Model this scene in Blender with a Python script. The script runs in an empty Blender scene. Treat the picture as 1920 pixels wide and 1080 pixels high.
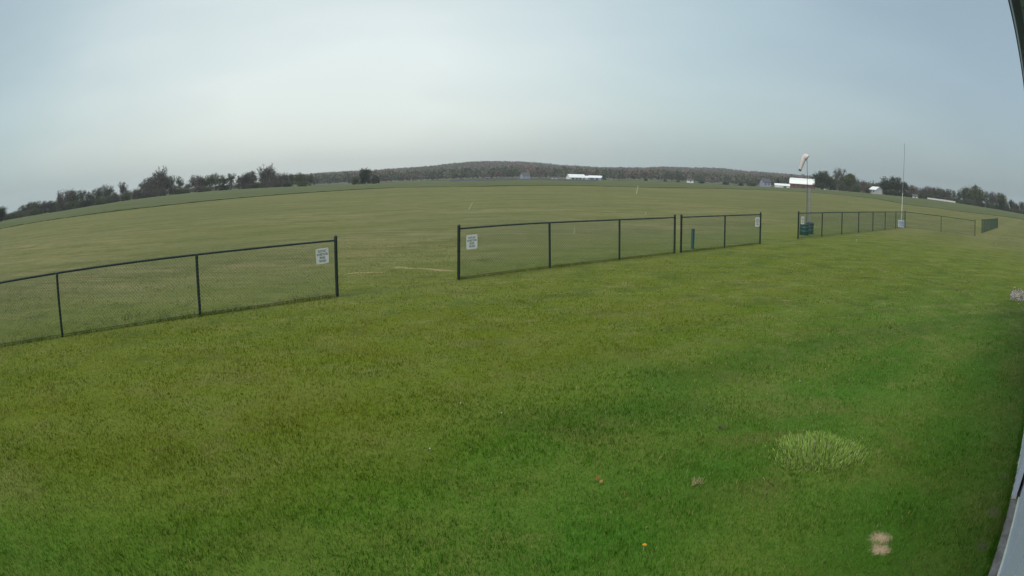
import bpy, math, random
import numpy as np
from mathutils import Vector

random.seed(7)
rng = np.random.default_rng(11)
C = bpy.context.scene.collection
sc = bpy.context.scene
R = math.radians

# ------------------------------------------------------------------ camera
CAM_H = 2.4797
cd = bpy.data.cameras.new('camera')
cam = bpy.data.objects.new('camera', cd); C.objects.link(cam); sc.camera = cam
cd.type = 'PANO'                                   # the wide barrel-distorting lens of a security camera
cd.panorama_type = 'FISHEYE_LENS_POLYNOMIAL'
cd.sensor_fit = 'HORIZONTAL'; cd.sensor_width = 36; cd.sensor_height = 20.25
F_PX, A3 = 1333.93, -0.188015                      # r = F (t + A3 t^3), in pixels of a 1920 wide frame
_t = np.linspace(0.001, 1.045, 500); _r = F_PX*(_t + A3*_t**3)*36/1920
_k = np.linalg.lstsq(np.stack([_r, _r**2, _r**3, _r**4], 1), _t, rcond=None)[0]
cd.fisheye_fov = R(180); cd.fisheye_polynomial_k0 = 0
cd.fisheye_polynomial_k1, cd.fisheye_polynomial_k2, cd.fisheye_polynomial_k3, cd.fisheye_polynomial_k4 = [-float(v) for v in _k]
cam.location = (0, 0, CAM_H)
cam.rotation_euler = (math.pi/2 - 0.1592394, 0, 0)
cd.clip_start = 0.02; cd.clip_end = 30000

# ------------------------------------------------------------------ sky and sun
SUN_AZ, SUN_EL = -144.0, 52.0
w = bpy.data.worlds.new('World'); sc.world = w; w.use_nodes = True
nt = w.node_tree; N = nt.nodes; LK = nt.links; N.clear()
def nn(t, **k):
    n = N.new(t)
    for a, b in k.items(): setattr(n, a, b)
    return n
out = nn('ShaderNodeOutputWorld')
sky = nn('ShaderNodeTexSky', sky_type='NISHITA'); sky.sun_disc = False
sky.sun_elevation = R(SUN_EL); sky.sun_rotation = R(SUN_AZ); sky.air_density = 1.0; sky.dust_density = 4.0; sky.ozone_density = 1.0
bg1 = nn('ShaderNodeBackground'); bg1.inputs[1].default_value = 0.05
LK.new(sky.outputs[0], bg1.inputs[0])
# the thin overcast veil in front of the blue: brightest low down towards the hidden sun
tc = nn('ShaderNodeTexCoord')
vd = nn('ShaderNodeVectorMath', operation='DOT_PRODUCT')
_a, _e = R(-15), R(7)
vd.inputs[1].default_value = (math.sin(_a)*math.cos(_e), math.cos(_a)*math.cos(_e), math.sin(_e))
LK.new(tc.outputs['Generated'], vd.inputs[0])
mx = nn('ShaderNodeMath', operation='MAXIMUM'); mx.inputs[1].default_value = 0; LK.new(vd.outputs['Value'], mx.inputs[0])
pw = nn('ShaderNodeMath', operation='POWER'); pw.inputs[1].default_value = 5.4; LK.new(mx.outputs[0], pw.inputs[0])
mp = nn('ShaderNodeMapping'); mp.inputs['Scale'].default_value = (1.2, 1.2, 5.0); LK.new(tc.outputs['Generated'], mp.inputs[0])
cn = nn('ShaderNodeTexNoise'); cn.inputs['Scale'].default_value = 1.6; cn.inputs['Detail'].default_value = 4; cn.inputs['Roughness'].default_value = .45; LK.new(mp.outputs[0], cn.inputs[0])
cm = nn('ShaderNodeMapRange'); cm.inputs[1].default_value = .3; cm.inputs[2].default_value = .7; cm.inputs[3].default_value = -.11; cm.inputs[4].default_value = .11; LK.new(cn.outputs[0], cm.inputs[0])
ad = nn('ShaderNodeMath', operation='ADD', use_clamp=True); LK.new(pw.outputs[0], ad.inputs[0]); LK.new(cm.outputs[0], ad.inputs[1])
rp = nn('ShaderNodeValToRGB')
el = rp.color_ramp.elements
el[0].position = 0; el[0].color = (.240, .315, .340, 1)
el[1].position = 1; el[1].color = (.70, .75, .70, 1)
e = el.new(.45); e.color = (.385, .480, .480, 1)
LK.new(ad.outputs[0], rp.inputs[0])
bg2 = nn('ShaderNodeBackground'); bg2.inputs[1].default_value = 1.0; LK.new(rp.outputs[0], bg2.inputs[0])
ash = nn('ShaderNodeAddShader'); LK.new(bg1.outputs[0], ash.inputs[0]); LK.new(bg2.outputs[0], ash.inputs[1])
LK.new(ash.outputs[0], out.inputs[0])

sd = bpy.data.lights.new('sun', 'SUN'); sd.energy = 2.3; sd.angle = R(32); sd.color = (1, .95, .86)
sun = bpy.data.objects.new('sun', sd); C.objects.link(sun)
sv = Vector((math.sin(R(SUN_AZ))*math.cos(R(SUN_EL)), math.cos(R(SUN_AZ))*math.cos(R(SUN_EL)), math.sin(R(SUN_EL))))
sun.rotation_euler = sv.to_track_quat('Z', 'Y').to_euler(); sun.location = (0, 0, 60)
vs = sc.view_settings
sc.display_settings.display_device = 'sRGB'
vs.view_transform = 'Standard'; vs.look = 'None'; vs.exposure = 0.0; vs.gamma = 1; vs.use_curve_mapping = False
sc.render.engine = 'CYCLES'
sc.cycles.max_bounces = 6; sc.cycles.diffuse_bounces = 3; sc.cycles.transparent_max_bounces = 8
sc.cycles.volume_bounces = 0
sc.cycles.use_denoising = True

# ------------------------------------------------------------------ helpers
def tag(o, label=None, cat=None, group=None, kind=None):
    if label: o['label'] = label
    if cat: o['category'] = cat
    if group: o['group'] = group
    if kind: o['kind'] = kind
    return o
def thing(name, loc, label, cat, group=None, rz=0):
    o = bpy.data.objects.new(name, None); C.objects.link(o)
    o.empty_display_size = .2
    o.location = loc; o.rotation_euler = (0, 0, rz)
    return tag(o, label, cat, group)
def npmesh(name, V, loops, sizes, col=None, smooth=False):
    """V n x 3, loops flat vertex indices, sizes loop count of each face."""
    me = bpy.data.meshes.new(name)
    V = np.asarray(V, np.float32); loops = np.asarray(loops, np.int32); sizes = np.asarray(sizes, np.int32)
    me.vertices.add(len(V)); me.vertices.foreach_set('co', V.ravel())
    me.loops.add(len(loops)); me.loops.foreach_set('vertex_index', loops)
    me.polygons.add(len(sizes))
    st = np.zeros(len(sizes), np.int32); st[1:] = np.cumsum(sizes)[:-1]
    me.polygons.foreach_set('loop_start', st)
    if col is not None:
        at = me.color_attributes.new('col', 'FLOAT_COLOR', 'POINT')
        c4 = np.ones((len(V), 4), np.float32); c4[:, :3] = col
        at.data.foreach_set('color', c4.ravel())
    me.polygons.foreach_set('use_smooth', np.full(len(sizes), smooth))
    me.update(calc_edges=True); me.validate()
    return me
class MB:
    def __init__(s): s.v = []; s.f = []
    def add(s, vs, fs):
        b = len(s.v); s.v += [tuple(v) for v in vs]; s.f += [tuple(b+i for i in f) for f in fs]
        return s
    def box(s, c, sz, rz=0, bev=0, tilt=None):
        x, y, z = sz[0]/2, sz[1]/2, sz[2]/2
        b = min(bev, x*.9, y*.9, z*.9)
        if b <= 0:
            P = [(-x,-y,-z),(x,-y,-z),(x,y,-z),(-x,y,-z),(-x,-y,z),(x,-y,z),(x,y,z),(-x,y,z)]
            Fs = [(3,2,1,0),(4,5,6,7),(0,1,5,4),(1,2,6,5),(2,3,7,6),(3,0,4,7)]
        else:
            P = []; Fs = []
            for zz, i in ((-z, b), (-z+b, 0), (z-b, 0), (z, b)):
                X, Y = x-i, y-i
                P += [(-X+b,-Y,zz),(X-b,-Y,zz),(X,-Y+b,zz),(X,Y-b,zz),(X-b,Y,zz),(-X+b,Y,zz),(-X,Y-b,zz),(-X,-Y+b,zz)]
            for k in range(3):
                for j in range(8): Fs.append((k*8+j, k*8+(j+1)%8, (k+1)*8+(j+1)%8, (k+1)*8+j))
            Fs.append(tuple(range(7,-1,-1))); Fs.append(tuple(range(24,32)))
        cr, sr = math.cos(rz), math.sin(rz)
        return s.add([(c[0]+px*cr-py*sr, c[1]+px*sr+py*cr, c[2]+pz) for px, py, pz in P], Fs)
    def tube(s, a, b, r0, r1=None, n=10, caps=True):
        r1 = r0 if r1 is None else r1
        a = Vector(a); b = Vector(b); d = (b-a).normalized()
        u = d.orthogonal().normalized(); v = d.cross(u)
        P = []
        for p, r in ((a, r0), (b, r1)):
            for i in range(n):
                t = 2*math.pi*i/n; P.append(p+u*math.cos(t)*r+v*math.sin(t)*r)
        Fs = [(i, (i+1)%n, n+(i+1)%n, n+i) for i in range(n)]
        if caps: Fs += [tuple(range(n-1,-1,-1)), tuple(range(n, 2*n))]
        return s.add(P, Fs)
    def lathe(s, c, prof, n=24, cap0=True, cap1=True):
        P = []
        for r, z in prof:
            for i in range(n):
                t = 2*math.pi*i/n; P.append((c[0]+r*math.cos(t), c[1]+r*math.sin(t), c[2]+z))
        Fs = []
        for k in range(len(prof)-1):
            for i in range(n): Fs.append((k*n+i, k*n+(i+1)%n, (k+1)*n+(i+1)%n, (k+1)*n+i))
        if cap0: Fs.append(tuple(range(n-1,-1,-1)))
        if cap1: Fs.append(tuple((len(prof)-1)*n+i for i in range(n)))
        return s.add(P, Fs)
    def build(s, name, mat, parent=None, smooth=False, loc=None):
        me = bpy.data.meshes.new(name); me.from_pydata(s.v, [], s.f)
        if smooth:
            me.polygons.foreach_set('use_smooth', [True]*len(me.polygons))
            try: me.set_sharp_from_angle(angle=R(40))
            except Exception: pass
        me.update()
        return link(name, me, mat, parent, loc)
def link(name, me, mat, parent=None, loc=None):
    o = bpy.data.objects.new(name, me); C.objects.link(o)
    if mat is not None:
        me.materials.clear(); me.materials.append(mat)
    if parent is not None: o.parent = parent
    if loc is not None: o.location = loc
    return o
def copy_tree(o, parent=None):
    c = o.copy(); C.objects.link(c); c.parent = parent
    for ch in list(o.children): copy_tree(ch, c)
    return c

# ------------------------------------------------------------------ materials
def mat(name, col, rough=.6, metal=0, var=.12, scale=8, bump=0, bscale=60, spec=.5, trans=0, col2=None):
    m = bpy.data.materials.new(name); m.use_nodes = True
    t = m.node_tree; n = t.nodes; l = t.links
    b = n['Principled BSDF']
    b.inputs['Roughness'].default_value = rough; b.inputs['Metallic'].default_value = metal
    b.inputs['Specular IOR Level'].default_value = spec
    g = n.new('ShaderNodeTexCoord'); z = n.new('ShaderNodeTexNoise')
    z.inputs['Scale'].default_value = scale; z.inputs['Detail'].default_value = 6; z.inputs['Roughness'].default_value = .65
    l.new(g.outputs['Object'], z.inputs[0])
    r = n.new('ShaderNodeValToRGB')
    c2 = col2 or tuple(min(1, v*(1+var)) for v in col)
    r.color_ramp.elements[0].color = tuple(v*(1-var) for v in col)+(1,); r.color_ramp.elements[0].position = .3
    r.color_ramp.elements[1].color = tuple(c2)+(1,); r.color_ramp.elements[1].position = .7
    l.new(z.outputs[0], r.inputs[0]); l.new(r.outputs[0], b.inputs['Base Color'])
    if bump:
        z2 = n.new('ShaderNodeTexNoise'); z2.inputs['Scale'].default_value = bscale; z2.inputs['Detail'].default_value = 4
        l.new(g.outputs['Object'], z2.inputs[0])
        bp = n.new('ShaderNodeBump'); bp.inputs['Strength'].default_value = bump; bp.inputs['Distance'].default_value = .02
        l.new(z2.outputs[0], bp.inputs['Height']); l.new(bp.outputs[0], b.inputs['Normal'])
    return m
def attr_mat(name, trans=.3, rough=.7, up=0):
    m = bpy.data.materials.new(name); m.use_nodes = True
    t = m.node_tree; n = t.nodes; l = t.links; n.clear()
    o = n.new('ShaderNodeOutputMaterial'); a = n.new('ShaderNodeAttribute'); a.attribute_name = 'col'
    d = n.new('ShaderNodeBsdfDiffuse'); tr = n.new('ShaderNodeBsdfTranslucent'); mi = n.new('ShaderNodeMixShader')
    mi.inputs[0].default_value = trans
    l.new(a.outputs['Color'], d.inputs[0]); l.new(a.outputs['Color'], tr.inputs[0])
    if up:
        ge = n.new('ShaderNodeNewGeometry'); sc1 = n.new('ShaderNodeVectorMath'); sc1.operation = 'SCALE'; sc1.inputs['Scale'].default_value = 1-up
        a1 = n.new('ShaderNodeVectorMath'); a1.operation = 'ADD'; a1.inputs[1].default_value = (0, 0, up); n1 = n.new('ShaderNodeVectorMath'); n1.operation = 'NORMALIZE'
        l.new(ge.outputs['Normal'], sc1.inputs[0]); l.new(sc1.outputs[0], a1.inputs[0]); l.new(a1.outputs[0], n1.inputs[0]); l.new(n1.outputs[0], d.inputs['Normal'])
    l.new(d.outputs[0], mi.inputs[1]); l.new(tr.outputs[0], mi.inputs[2]); l.new(mi.outputs[0], o.inputs[0])
    return m
M = {}
M['vinyl'] = mat('dark green vinyl coating', (.008, .018, .014), .45, var=.25, scale=20)
M['vinyl_mesh'] = mat('green vinyl wire', (.028, .085, .088), .5, var=.2, scale=20)
M['sign'] = mat('white sign face', (.84, .84, .83), .5, var=.05, scale=12)
M['ink'] = mat('black sign ink', (.03, .03, .035), .6)
M['teal'] = mat('dark teal green plastic', (.014, .060, .045), .5, var=.2, scale=6)
M['darkgrey'] = mat('dark grey plastic', (.045, .045, .052), .5, var=.2)
M['galv'] = mat('weathered galvanised pipe', (.27, .28, .29), .5, .4, var=.2)
M['darkpole'] = mat('dark painted steel', (.05, .055, .06), .5, .2)
M['sock'] = mat('faded pink windsock cloth', (.60, .545, .555), .9, var=.12, scale=9)
M['sockring'] = mat('dark windsock end band', (.10, .09, .07), .8)
M['whitepole'] = mat('white fibreglass pole', (.56, .59, .60), .45, var=.06)
M['crate'] = mat('white plastic crate', (.62, .66, .72), .5, var=.06)
M['bluegrey'] = mat('blue grey panel', (.34, .42, .56), .5, var=.15)
M['siding'] = mat('pale blue grey steel siding', (.72, .75, .86), .45, var=.05, scale=2)
M['trim'] = mat('pale cream steel trim', (.80, .84, .70), .45, var=.08)
M['concrete'] = mat('damp grey concrete footing', (.24, .22, .205), .85, var=.3, scale=5, bump=.5, bscale=40, col2=(.40, .36, .34))
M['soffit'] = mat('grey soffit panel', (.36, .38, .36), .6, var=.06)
M['fascia'] = mat('dark navy metal fascia', (.03, .035, .06), .4)
M['roofmetal'] = mat('grey metal roofing', (.3, .31, .33), .4, .3)
M['glass'] = mat('dark window glass', (.03, .035, .04), .08, var=.1)
M['barnred'] = mat('faded red barn boards', (.125, .052, .058), .8, var=.25, scale=.6)
M['whiteroof'] = mat('white metal roof', (.78, .82, .82), .45, var=.05, scale=.4)
M['whitewall'] = mat('white painted siding', (.68, .70, .72), .7, var=.06, scale=.5)
M['greywall'] = mat('blue grey house siding', (.26, .28, .37), .7, var=.08, scale=.5)
M['palewall'] = mat('dull white house siding', (.40, .41, .45), .7, var=.1, scale=.5)
M['darkroof'] = mat('dark shingle roof', (.07, .075, .085), .8, var=.15, scale=.8)
M['darkopen'] = mat('dark opening', (.03, .03, .035), .8)
M['wood'] = mat('weathered wood pole', (.17, .15, .13), .85, var=.2, scale=2)
M['bark'] = mat('grey brown bark', (.085, .075, .062), .9, var=.25, scale=3)
M['stone'] = attr_mat('mixed gravel stones', 0)
M['leafcol'] = attr_mat('leaf and twig clumps', .25)
M['blade'] = attr_mat('grass blades', .15, up=.62)
M['petal'] = mat('yellow dandelion petals', (.75, .42, .02), .7)
M['dryleaf'] = mat('orange brown fallen leaf', (.33, .18, .045), .7)
M['drystem'] = mat('dry straw stalk', (.40, .33, .20), .8)
M['twig'] = mat('dark dead twig', (.09, .07, .05), .9)

# ------------------------------------------------------------------ terrain
AZT = [-180, -60, -50, -40, -35, -30, -25, -20, -15, -8, 0, 8, 12, 19, 25, 31, 37, 47, 60, 180]
ELT = [-.5, -.62, -.60, -.66, -.56, -.42, -.36, -.36, -.45, -.44, -.35, -.31, -.24, -.32, -.20, -.18, -.13, -.08, -.1, -.5]
HAZ = [-60, -30, -24, -17.5, -15.7, -13, -11.3, -9.3, -6.9, -4.7, -2.6, 0, 2.2, 3.4, 5.2, 7.8, 10.4, 13, 15.7, 17.5, 19.3, 21.2, 23.1, 25.5, 28.9, 34, 40, 50, 70]
HEL = [.1, .2, .35, .50, .60, .66, .65, .74, .84, 1.03, 1.17, 1.12, 1.04, .9, .82, .74, .84, .98, 1.04, 1.06, .97, .94, .88, .84, .66, .5, .55, .5, .2]
HILL_R = 1900.0
TREE_H = 11.0
def terrain(x, y):
    x = np.asarray(x, float); y = np.asarray(y, float)
    r = np.hypot(x, y); az = np.degrees(np.arctan2(x, y))
    el = np.interp(az, AZT, ELT)
    t = np.clip((r-110)/(480-110), 0, 1); t = t*t*(3-2*t)
    zf = CAM_H + r*np.tan(np.radians(el))
    z = np.where(r < 480, t*(CAM_H + 480*np.tan(np.radians(el))), zf)
    he = np.interp(az, HAZ, HEL)
    top = CAM_H + HILL_R*np.tan(np.radians(he)) - TREE_H
    base = CAM_H + 900*np.tan(np.radians(el))
    s = np.clip((r-900)/(HILL_R-900), 0, 1); s = s**1.25
    bumps = 3.5*np.sin(r*.011+az*.35)*np.sin(az*.8+1)*np.clip((r-1000)/400, 0, 1)*np.clip((HILL_R-r)/250, 0, 1)
    zh = base + (top-base)*s + bumps
    d = np.clip((r-HILL_R)/900, 0, 1)
    zh = np.where(r > HILL_R, top - (top+6)*d*d*(3-2*d), zh)
    return np.where(r > 900, np.where(top > base, zh, np.where(r > HILL_R, base, base)), z)
def tz(x, y): return float(terrain(x, y))
def polar(az, r):
    a = R(az); x, y = r*math.sin(a), r*math.cos(a)
    return Vector((x, y, tz(x, y)))
def r_at(az, el):
    rs = np.arange(60, 470, 1.0); a = R(az)
    z = terrain(rs*math.sin(a), rs*math.cos(a)); e = np.degrees(np.arctan2(z-CAM_H, rs))
    i = np.argmax(e >= el)
    return float(rs[i]) if (e >= el).any() else 460.0

# directions of the clubhouse wall and fence
D = Vector((.745, .667, 0)).normalized(); NR = Vector((D.y, -D.x, 0))
def un(u, n, z=0): return Vector((D.x*u+NR.x*n, D.y*u+NR.y*n, z))

# fence layout (metres)
A_ = Vector((-8.33, 9.71, 0)); C_ = Vector((-3.70, 14.31, 0))
bay = (C_-A_)/2
LEFT = [A_-bay*2, A_-bay, A_, A_+bay, C_]
MID = [Vector(v) for v in ((-1.23, 16.64, 0), (.97, 18.66, 0), (3.16, 20.66, 0), (5.37, 22.66, 0))]
SHORT = [Vector(v) for v in ((5.66, 22.9, 0), (7.88, 24.86, 0), (10.08, 26.78, 0))]
q1, q8 = Vector((13.13, 29.6, 0)), Vector((29.3, 43.75, 0))
QQ = [q1.lerp(q8, i/7) for i in range(8)]
FAR_RUN = QQ + [Vector((32.67, 42.5, 0)), Vector((35.9, 40.8, 0))]
s0, s1 = Vector((41.92, 46.31, 0)), Vector((61.2, 63.2, 0))
SS = [s0.lerp(s1, i/8) for i in range(9)]
CORNER_N = q8.dot(NR)

# ---- ground sheet
rings = np.concatenate([[0.0], np.geomspace(.6, 110, 70), np.linspace(114, 900, 110), np.linspace(920, 2300, 60), np.linspace(2360, 2900, 8)])
azs = np.concatenate([np.arange(-60, 60, .5), np.arange(60, 300, 4.0)])
na = len(azs)
RR, AA = np.meshgrid(rings[1:], np.radians(azs), indexing='ij')
X, Y = RR*np.sin(AA), RR*np.cos(AA)
Z = terrain(X, Y)
V = np.concatenate([[[0, 0, 0]], np.stack([X, Y, Z], -1).reshape(-1, 3)])
nr = len(rings)-1
ii, jj = np.meshgrid(np.arange(nr-1), np.arange(na), indexing='ij')
j2 = (jj+1) % na
quads = np.stack([1+ii*na+jj, 1+ii*na+j2, 1+(ii+1)*na+j2, 1+(ii+1)*na+jj], -1).reshape(-1, 4)[:, ::-1]
tri = np.stack([np.zeros(na, int), 1+(np.arange(na)+1) % na, 1+np.arange(na)], -1)
loops = np.concatenate([tri.ravel(), quads.ravel()]); sizes = np.concatenate([np.full(na, 3), np.full(len(quads), 4)])
gme = npmesh('ground', V, loops, sizes, smooth=True)

DRY = [((-3.21, 19.04), (-1.51, 18.13), .13), ((-4.35, 17.71), (-3.34, 18.08), .09)]
TRACKS = [((1.6, 8.1), (6.6, 10.5), .5), ((6.4, 10.5), (12.5, 11.6), .5), ((-.2, 6.7), (2.3, 7.2), .45)]
BARE = [(2.74, 3.71, .13), (2.655, 3.53, .11), (4.10, 3.42, .14), (3.60, 2.98, .12), (4.75, 4.02, .10), (-11.3, 9.0, .3)]
def ground_mat():
    m = bpy.data.materials.new('mown grass ground'); m.use_nodes = True
    t = m.node_tree; n = t.nodes; l = t.links
    b = n['Principled BSDF']; b.inputs['Roughness'].default_value = .9; b.inputs['Specular IOR Level'].default_value = .15
    def nd(ty, **k):
        x = n.new(ty)
        for a, v in k.items(): setattr(x, a, v)
        return x
    geo = nd('ShaderNodeNewGeometry'); P = geo.outputs['Position']
    def math_(op, a, bb=None, clamp=False):
        x = nd('ShaderNodeMath', operation=op, use_clamp=clamp)
        for i, v in enumerate((a, bb)):
            if v is None: continue
            if isinstance(v, (int, float)): x.inputs[i].default_value = v
            else: l.new(v, x.inputs[i])
        return x.outputs[0]
    def noise(scale, detail=4, rough=.55, src=P):
        x = nd('ShaderNodeTexNoise'); x.inputs['Scale'].default_value = scale; x.inputs['Detail'].default_value = detail; x.inputs['Roughness'].default_value = rough
        l.new(src, x.inputs[0]); return x.outputs[0]
    def rng_(v, a, bb, c=0, d=1):
        x = nd('ShaderNodeMapRange'); x.interpolation_type = 'SMOOTHSTEP'
        for i, q in enumerate((a, bb, c, d)): x.inputs[i+1].default_value = q
        l.new(v, x.inputs[0]); return x.outputs[0]
    def mixc(f, a, bb, mode='MIX'):
        x = nd('ShaderNodeMix', data_type='RGBA', blend_type=mode)
        if isinstance(f, (int, float)): x.inputs[0].default_value = f
        else: l.new(f, x.inputs[0])
        for i, v in ((6, a), (7, bb)):
            if isinstance(v, tuple): x.inputs[i].default_value = v+(1,)
            else: l.new(v, x.inputs[i])
        return x.outputs[2]
    def dotp(vec, off=0):
        x = nd('ShaderNodeVectorMath', operation='DOT_PRODUCT'); l.new(P, x.inputs[0]); x.inputs[1].default_value = vec
        return math_('SUBTRACT', x.outputs['Value'], off)
    nd_ = dotp((NR.x, NR.y, 0)); ud = dotp((D.x, D.y, 0))
    # lawn: two greens in broad soft patches, greener towards the clubhouse
    big = noise(.16, 3); med = noise(.9, 5, .6); fine = noise(9, 5, .65); vfine = noise(45, 3, .6)
    r0_ = nd('ShaderNodeVectorMath', operation='LENGTH'); l.new(P, r0_.inputs[0])
    near = math_('MULTIPLY', rng_(math_('ADD', nd_, math_('MULTIPLY', math_('SUBTRACT', big, .5), 6)), -8.0, -2.5), rng_(r0_.outputs['Value'], 26, 10))
    lawn = mixc(near, LAWN_Y, LAWN_G)
    patch = rng_(med, .36, .66)
    lawn = mixc(math_('MULTIPLY', patch, .4), lawn, (.100, .112, .018))
    lawn = mixc(math_('MULTIPLY', rng_(noise(.45, 6, .7), .5, .66), .45), lawn, (.155, .160, .048))
    lawn = mixc(math_('MULTIPLY', rng_(noise(1.3, 6, .8), .50, .64), math_('MULTIPLY', rng_(r0_.outputs['Value'], 4, 16), .7)), lawn, (.19, .195, .070))
    lawn = mixc(math_('MULTIPLY', rng_(noise(.85, 6, .8), .52, .38), math_('MULTIPLY', rng_(r0_.outputs['Value'], 4, 16), .7)), lawn, (.045, .080, .012))
    lm = nd('ShaderNodeMapping'); lm.inputs['Rotation'].default_value = (0, 0, R(12)); lm.inputs['Scale'].default_value = (.16, 1.0, 1); l.new(P, lm.inputs[0])
    ls = noise(1.6, 6, .75, lm.outputs[0]); lfar = rng_(r0_.outputs['Value'], 8, 24)
    lawn = mixc(math_('MULTIPLY', rng_(ls, .5, .63), math_('MULTIPLY', lfar, .6)), lawn, (.055, .088, .014))
    lawn = mixc(math_('MULTIPLY', rng_(ls, .46, .34), math_('MULTIPLY', lfar, .5)), lawn, (.19, .195, .065))
    # mowing passes
    wv = math_('SINE', math_('ADD', math_('MULTIPLY', nd_, 3.4), math_('MULTIPLY', big, 3.0)))
    lawn = mixc(math_('MULTIPLY', math_('ADD', wv, 1), .15), lawn, (.13, .17, .03))
    # outer field: drier, tan streaks
    strk = nd('ShaderNodeMapping'); strk.inputs['Rotation'].default_value = (0, 0, -R(8)); strk.inputs['Scale'].default_value = (.045, .42, 1)
    l.new(P, strk.inputs[0])
    st = noise(1.0, 6, .7, strk.outputs[0]); stf = noise(3.1, 5, .75, strk.outputs[0]); fbig = noise(.045, 4)
    st2 = noise(.55, 6, .7); st3 = noise(1.7, 4, .7); st4 = noise(.11, 5, .6)
    field = mixc(rng_(st, .36, .64), FIELD_A, FIELD_B)
    field = mixc(math_('MULTIPLY', rng_(st2, .42, .62), .75), field, (.098, .118, .026))
    field = mixc(math_('MULTIPLY', rng_(stf, .47, .57), .75), field, (.085, .104, .024))
    field = mixc(math_('MULTIPLY', rng_(st3, .45, .65), .5), field, (.20, .19, .095))
    field = mixc(math_('MULTIPLY', rng_(st4, .45, .6), .4), field, (.105, .125, .030))
    fw = math_('SINE', math_('ADD', math_('MULTIPLY', nd_, 1.05), math_('MULTIPLY', fbig, 2.0)))
    field = mixc(math_('MULTIPLY', rng_(fw, -.2, .5), .28), field, (.19, .19, .075))
    field = mixc(math_('MULTIPLY', rng_(fbig, .4, .6), .35), field, (.10, .115, .04))
    r_ = nd('ShaderNodeVectorMath', operation='LENGTH'); l.new(P, r_.inputs[0]); rad = r_.outputs['Value']
    fm = rng_(math_('ADD', nd_, math_('MULTIPLY', math_('SUBTRACT', med, .5), 5)), CORNER_N+3.0, CORNER_N-9.0)
    far = rng_(rad, 30, 55)
    fm = math_('MAXIMUM', fm, far)
    col = mixc(fm, lawn, field)
    # the fields and wood floor behind the flying field
    ff = noise(.012, 3)
    beyond = mixc(rng_(ff, .4, .6), (.085, .105, .042), (.12, .125, .06))
    col = mixc(rng_(rad, 480, 520), col, beyond)
    col = mixc(rng_(rad, 980, 1080), col, (.075, .068, .05))
    # unmown darker line under the fence
    fl = math_('ABSOLUTE', math_('ADD', math_('SUBTRACT', nd_, CORNER_N), math_('MULTIPLY', math_('SUBTRACT', fine, .5), .25)))
    under = math_('MULTIPLY', rng_(fl, .22, .05), rng_(ud, 50, 48)); 
    col = mixc(math_('MULTIPLY', under, math_('MULTIPLY', rng_(med, .35, .6), .5)), col, (.06, .07, .025))
    # worn bare spots and lines of dead grass
    def seg(a, bb, wd):
        a = Vector((*a, 0)); bb = Vector((*bb, 0)); L = (bb-a).length; dr = (bb-a)/L; pr = Vector((-dr.y, dr.x, 0))
        al = dotp(tuple(dr), a.dot(dr)); ac = math_('ABSOLUTE', math_('ADD', dotp(tuple(pr), a.dot(pr)), math_('MULTIPLY', math_('SUBTRACT', med, .5), .9)))
        f1 = math_('MULTIPLY', rng_(al, -.1, .15), rng_(al, L+.1, L-.15))
        return math_('MULTIPLY', f1, rng_(math_('ADD', ac, math_('MULTIPLY', math_('SUBTRACT', fine, .5), .2)), wd, wd*.25))
    for a, bb, wd in TRACKS:
        col = mixc(math_('MULTIPLY', seg(a, bb, wd*1.5), .35), col, (.038, .085, .012))
    for a, bb, wd in DRY:
        col = mixc(math_('MULTIPLY', seg(a, bb, wd*1.4), .85), col, (.29, .25, .12))
    for x, y, q in BARE:
        s = nd('ShaderNodeVectorMath', operation='DISTANCE'); l.new(P, s.inputs[0]); s.inputs[1].default_value = (x, y, 0)
        dd = math_('ADD', s.outputs['Value'], math_('MULTIPLY', math_('SUBTRACT', noise(9, 6, .75), .5), .30))
        dark = y > 2.5 and x > 3.3
        col = mixc(math_('MULTIPLY', rng_(dd, q, q*.3), .55 if dark else .9), col, (.12, .10, .07) if dark else (.44, .32, .21))
    # blade-scale light and dark
    g = math_('ADD', math_('MULTIPLY', fine, .5), math_('MULTIPLY', vfine, .5))
    col = mixc(1.0, col, mixc(rng_(g, .33, .67), (.80, .80, .80), (1.2, 1.2, 1.2)), 'MULTIPLY')
    l.new(col, b.inputs['Base Color'])
    bp = nd('ShaderNodeBump'); bp.inputs['Strength'].default_value = .6; bp.inputs['Distance'].default_value = .03
    l.new(math_('ADD', math_('MULTIPLY', fine, .5), math_('MULTIPLY', med, 2.0)), bp.inputs['Height']); l.new(bp.outputs[0], b.inputs['Normal'])
    return m
LAWN_Y = (.106, .142, .008); LAWN_G = (.052, .136, .012)
FIELD_A = (.130, .138, .034); FIELD_B = (.245, .210, .100)
M['ground'] = ground_mat()
gr = tag(link('ground', gme, M['ground']), 'short mown green lawn and drier mown field behind the fences', kind='structure')

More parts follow.
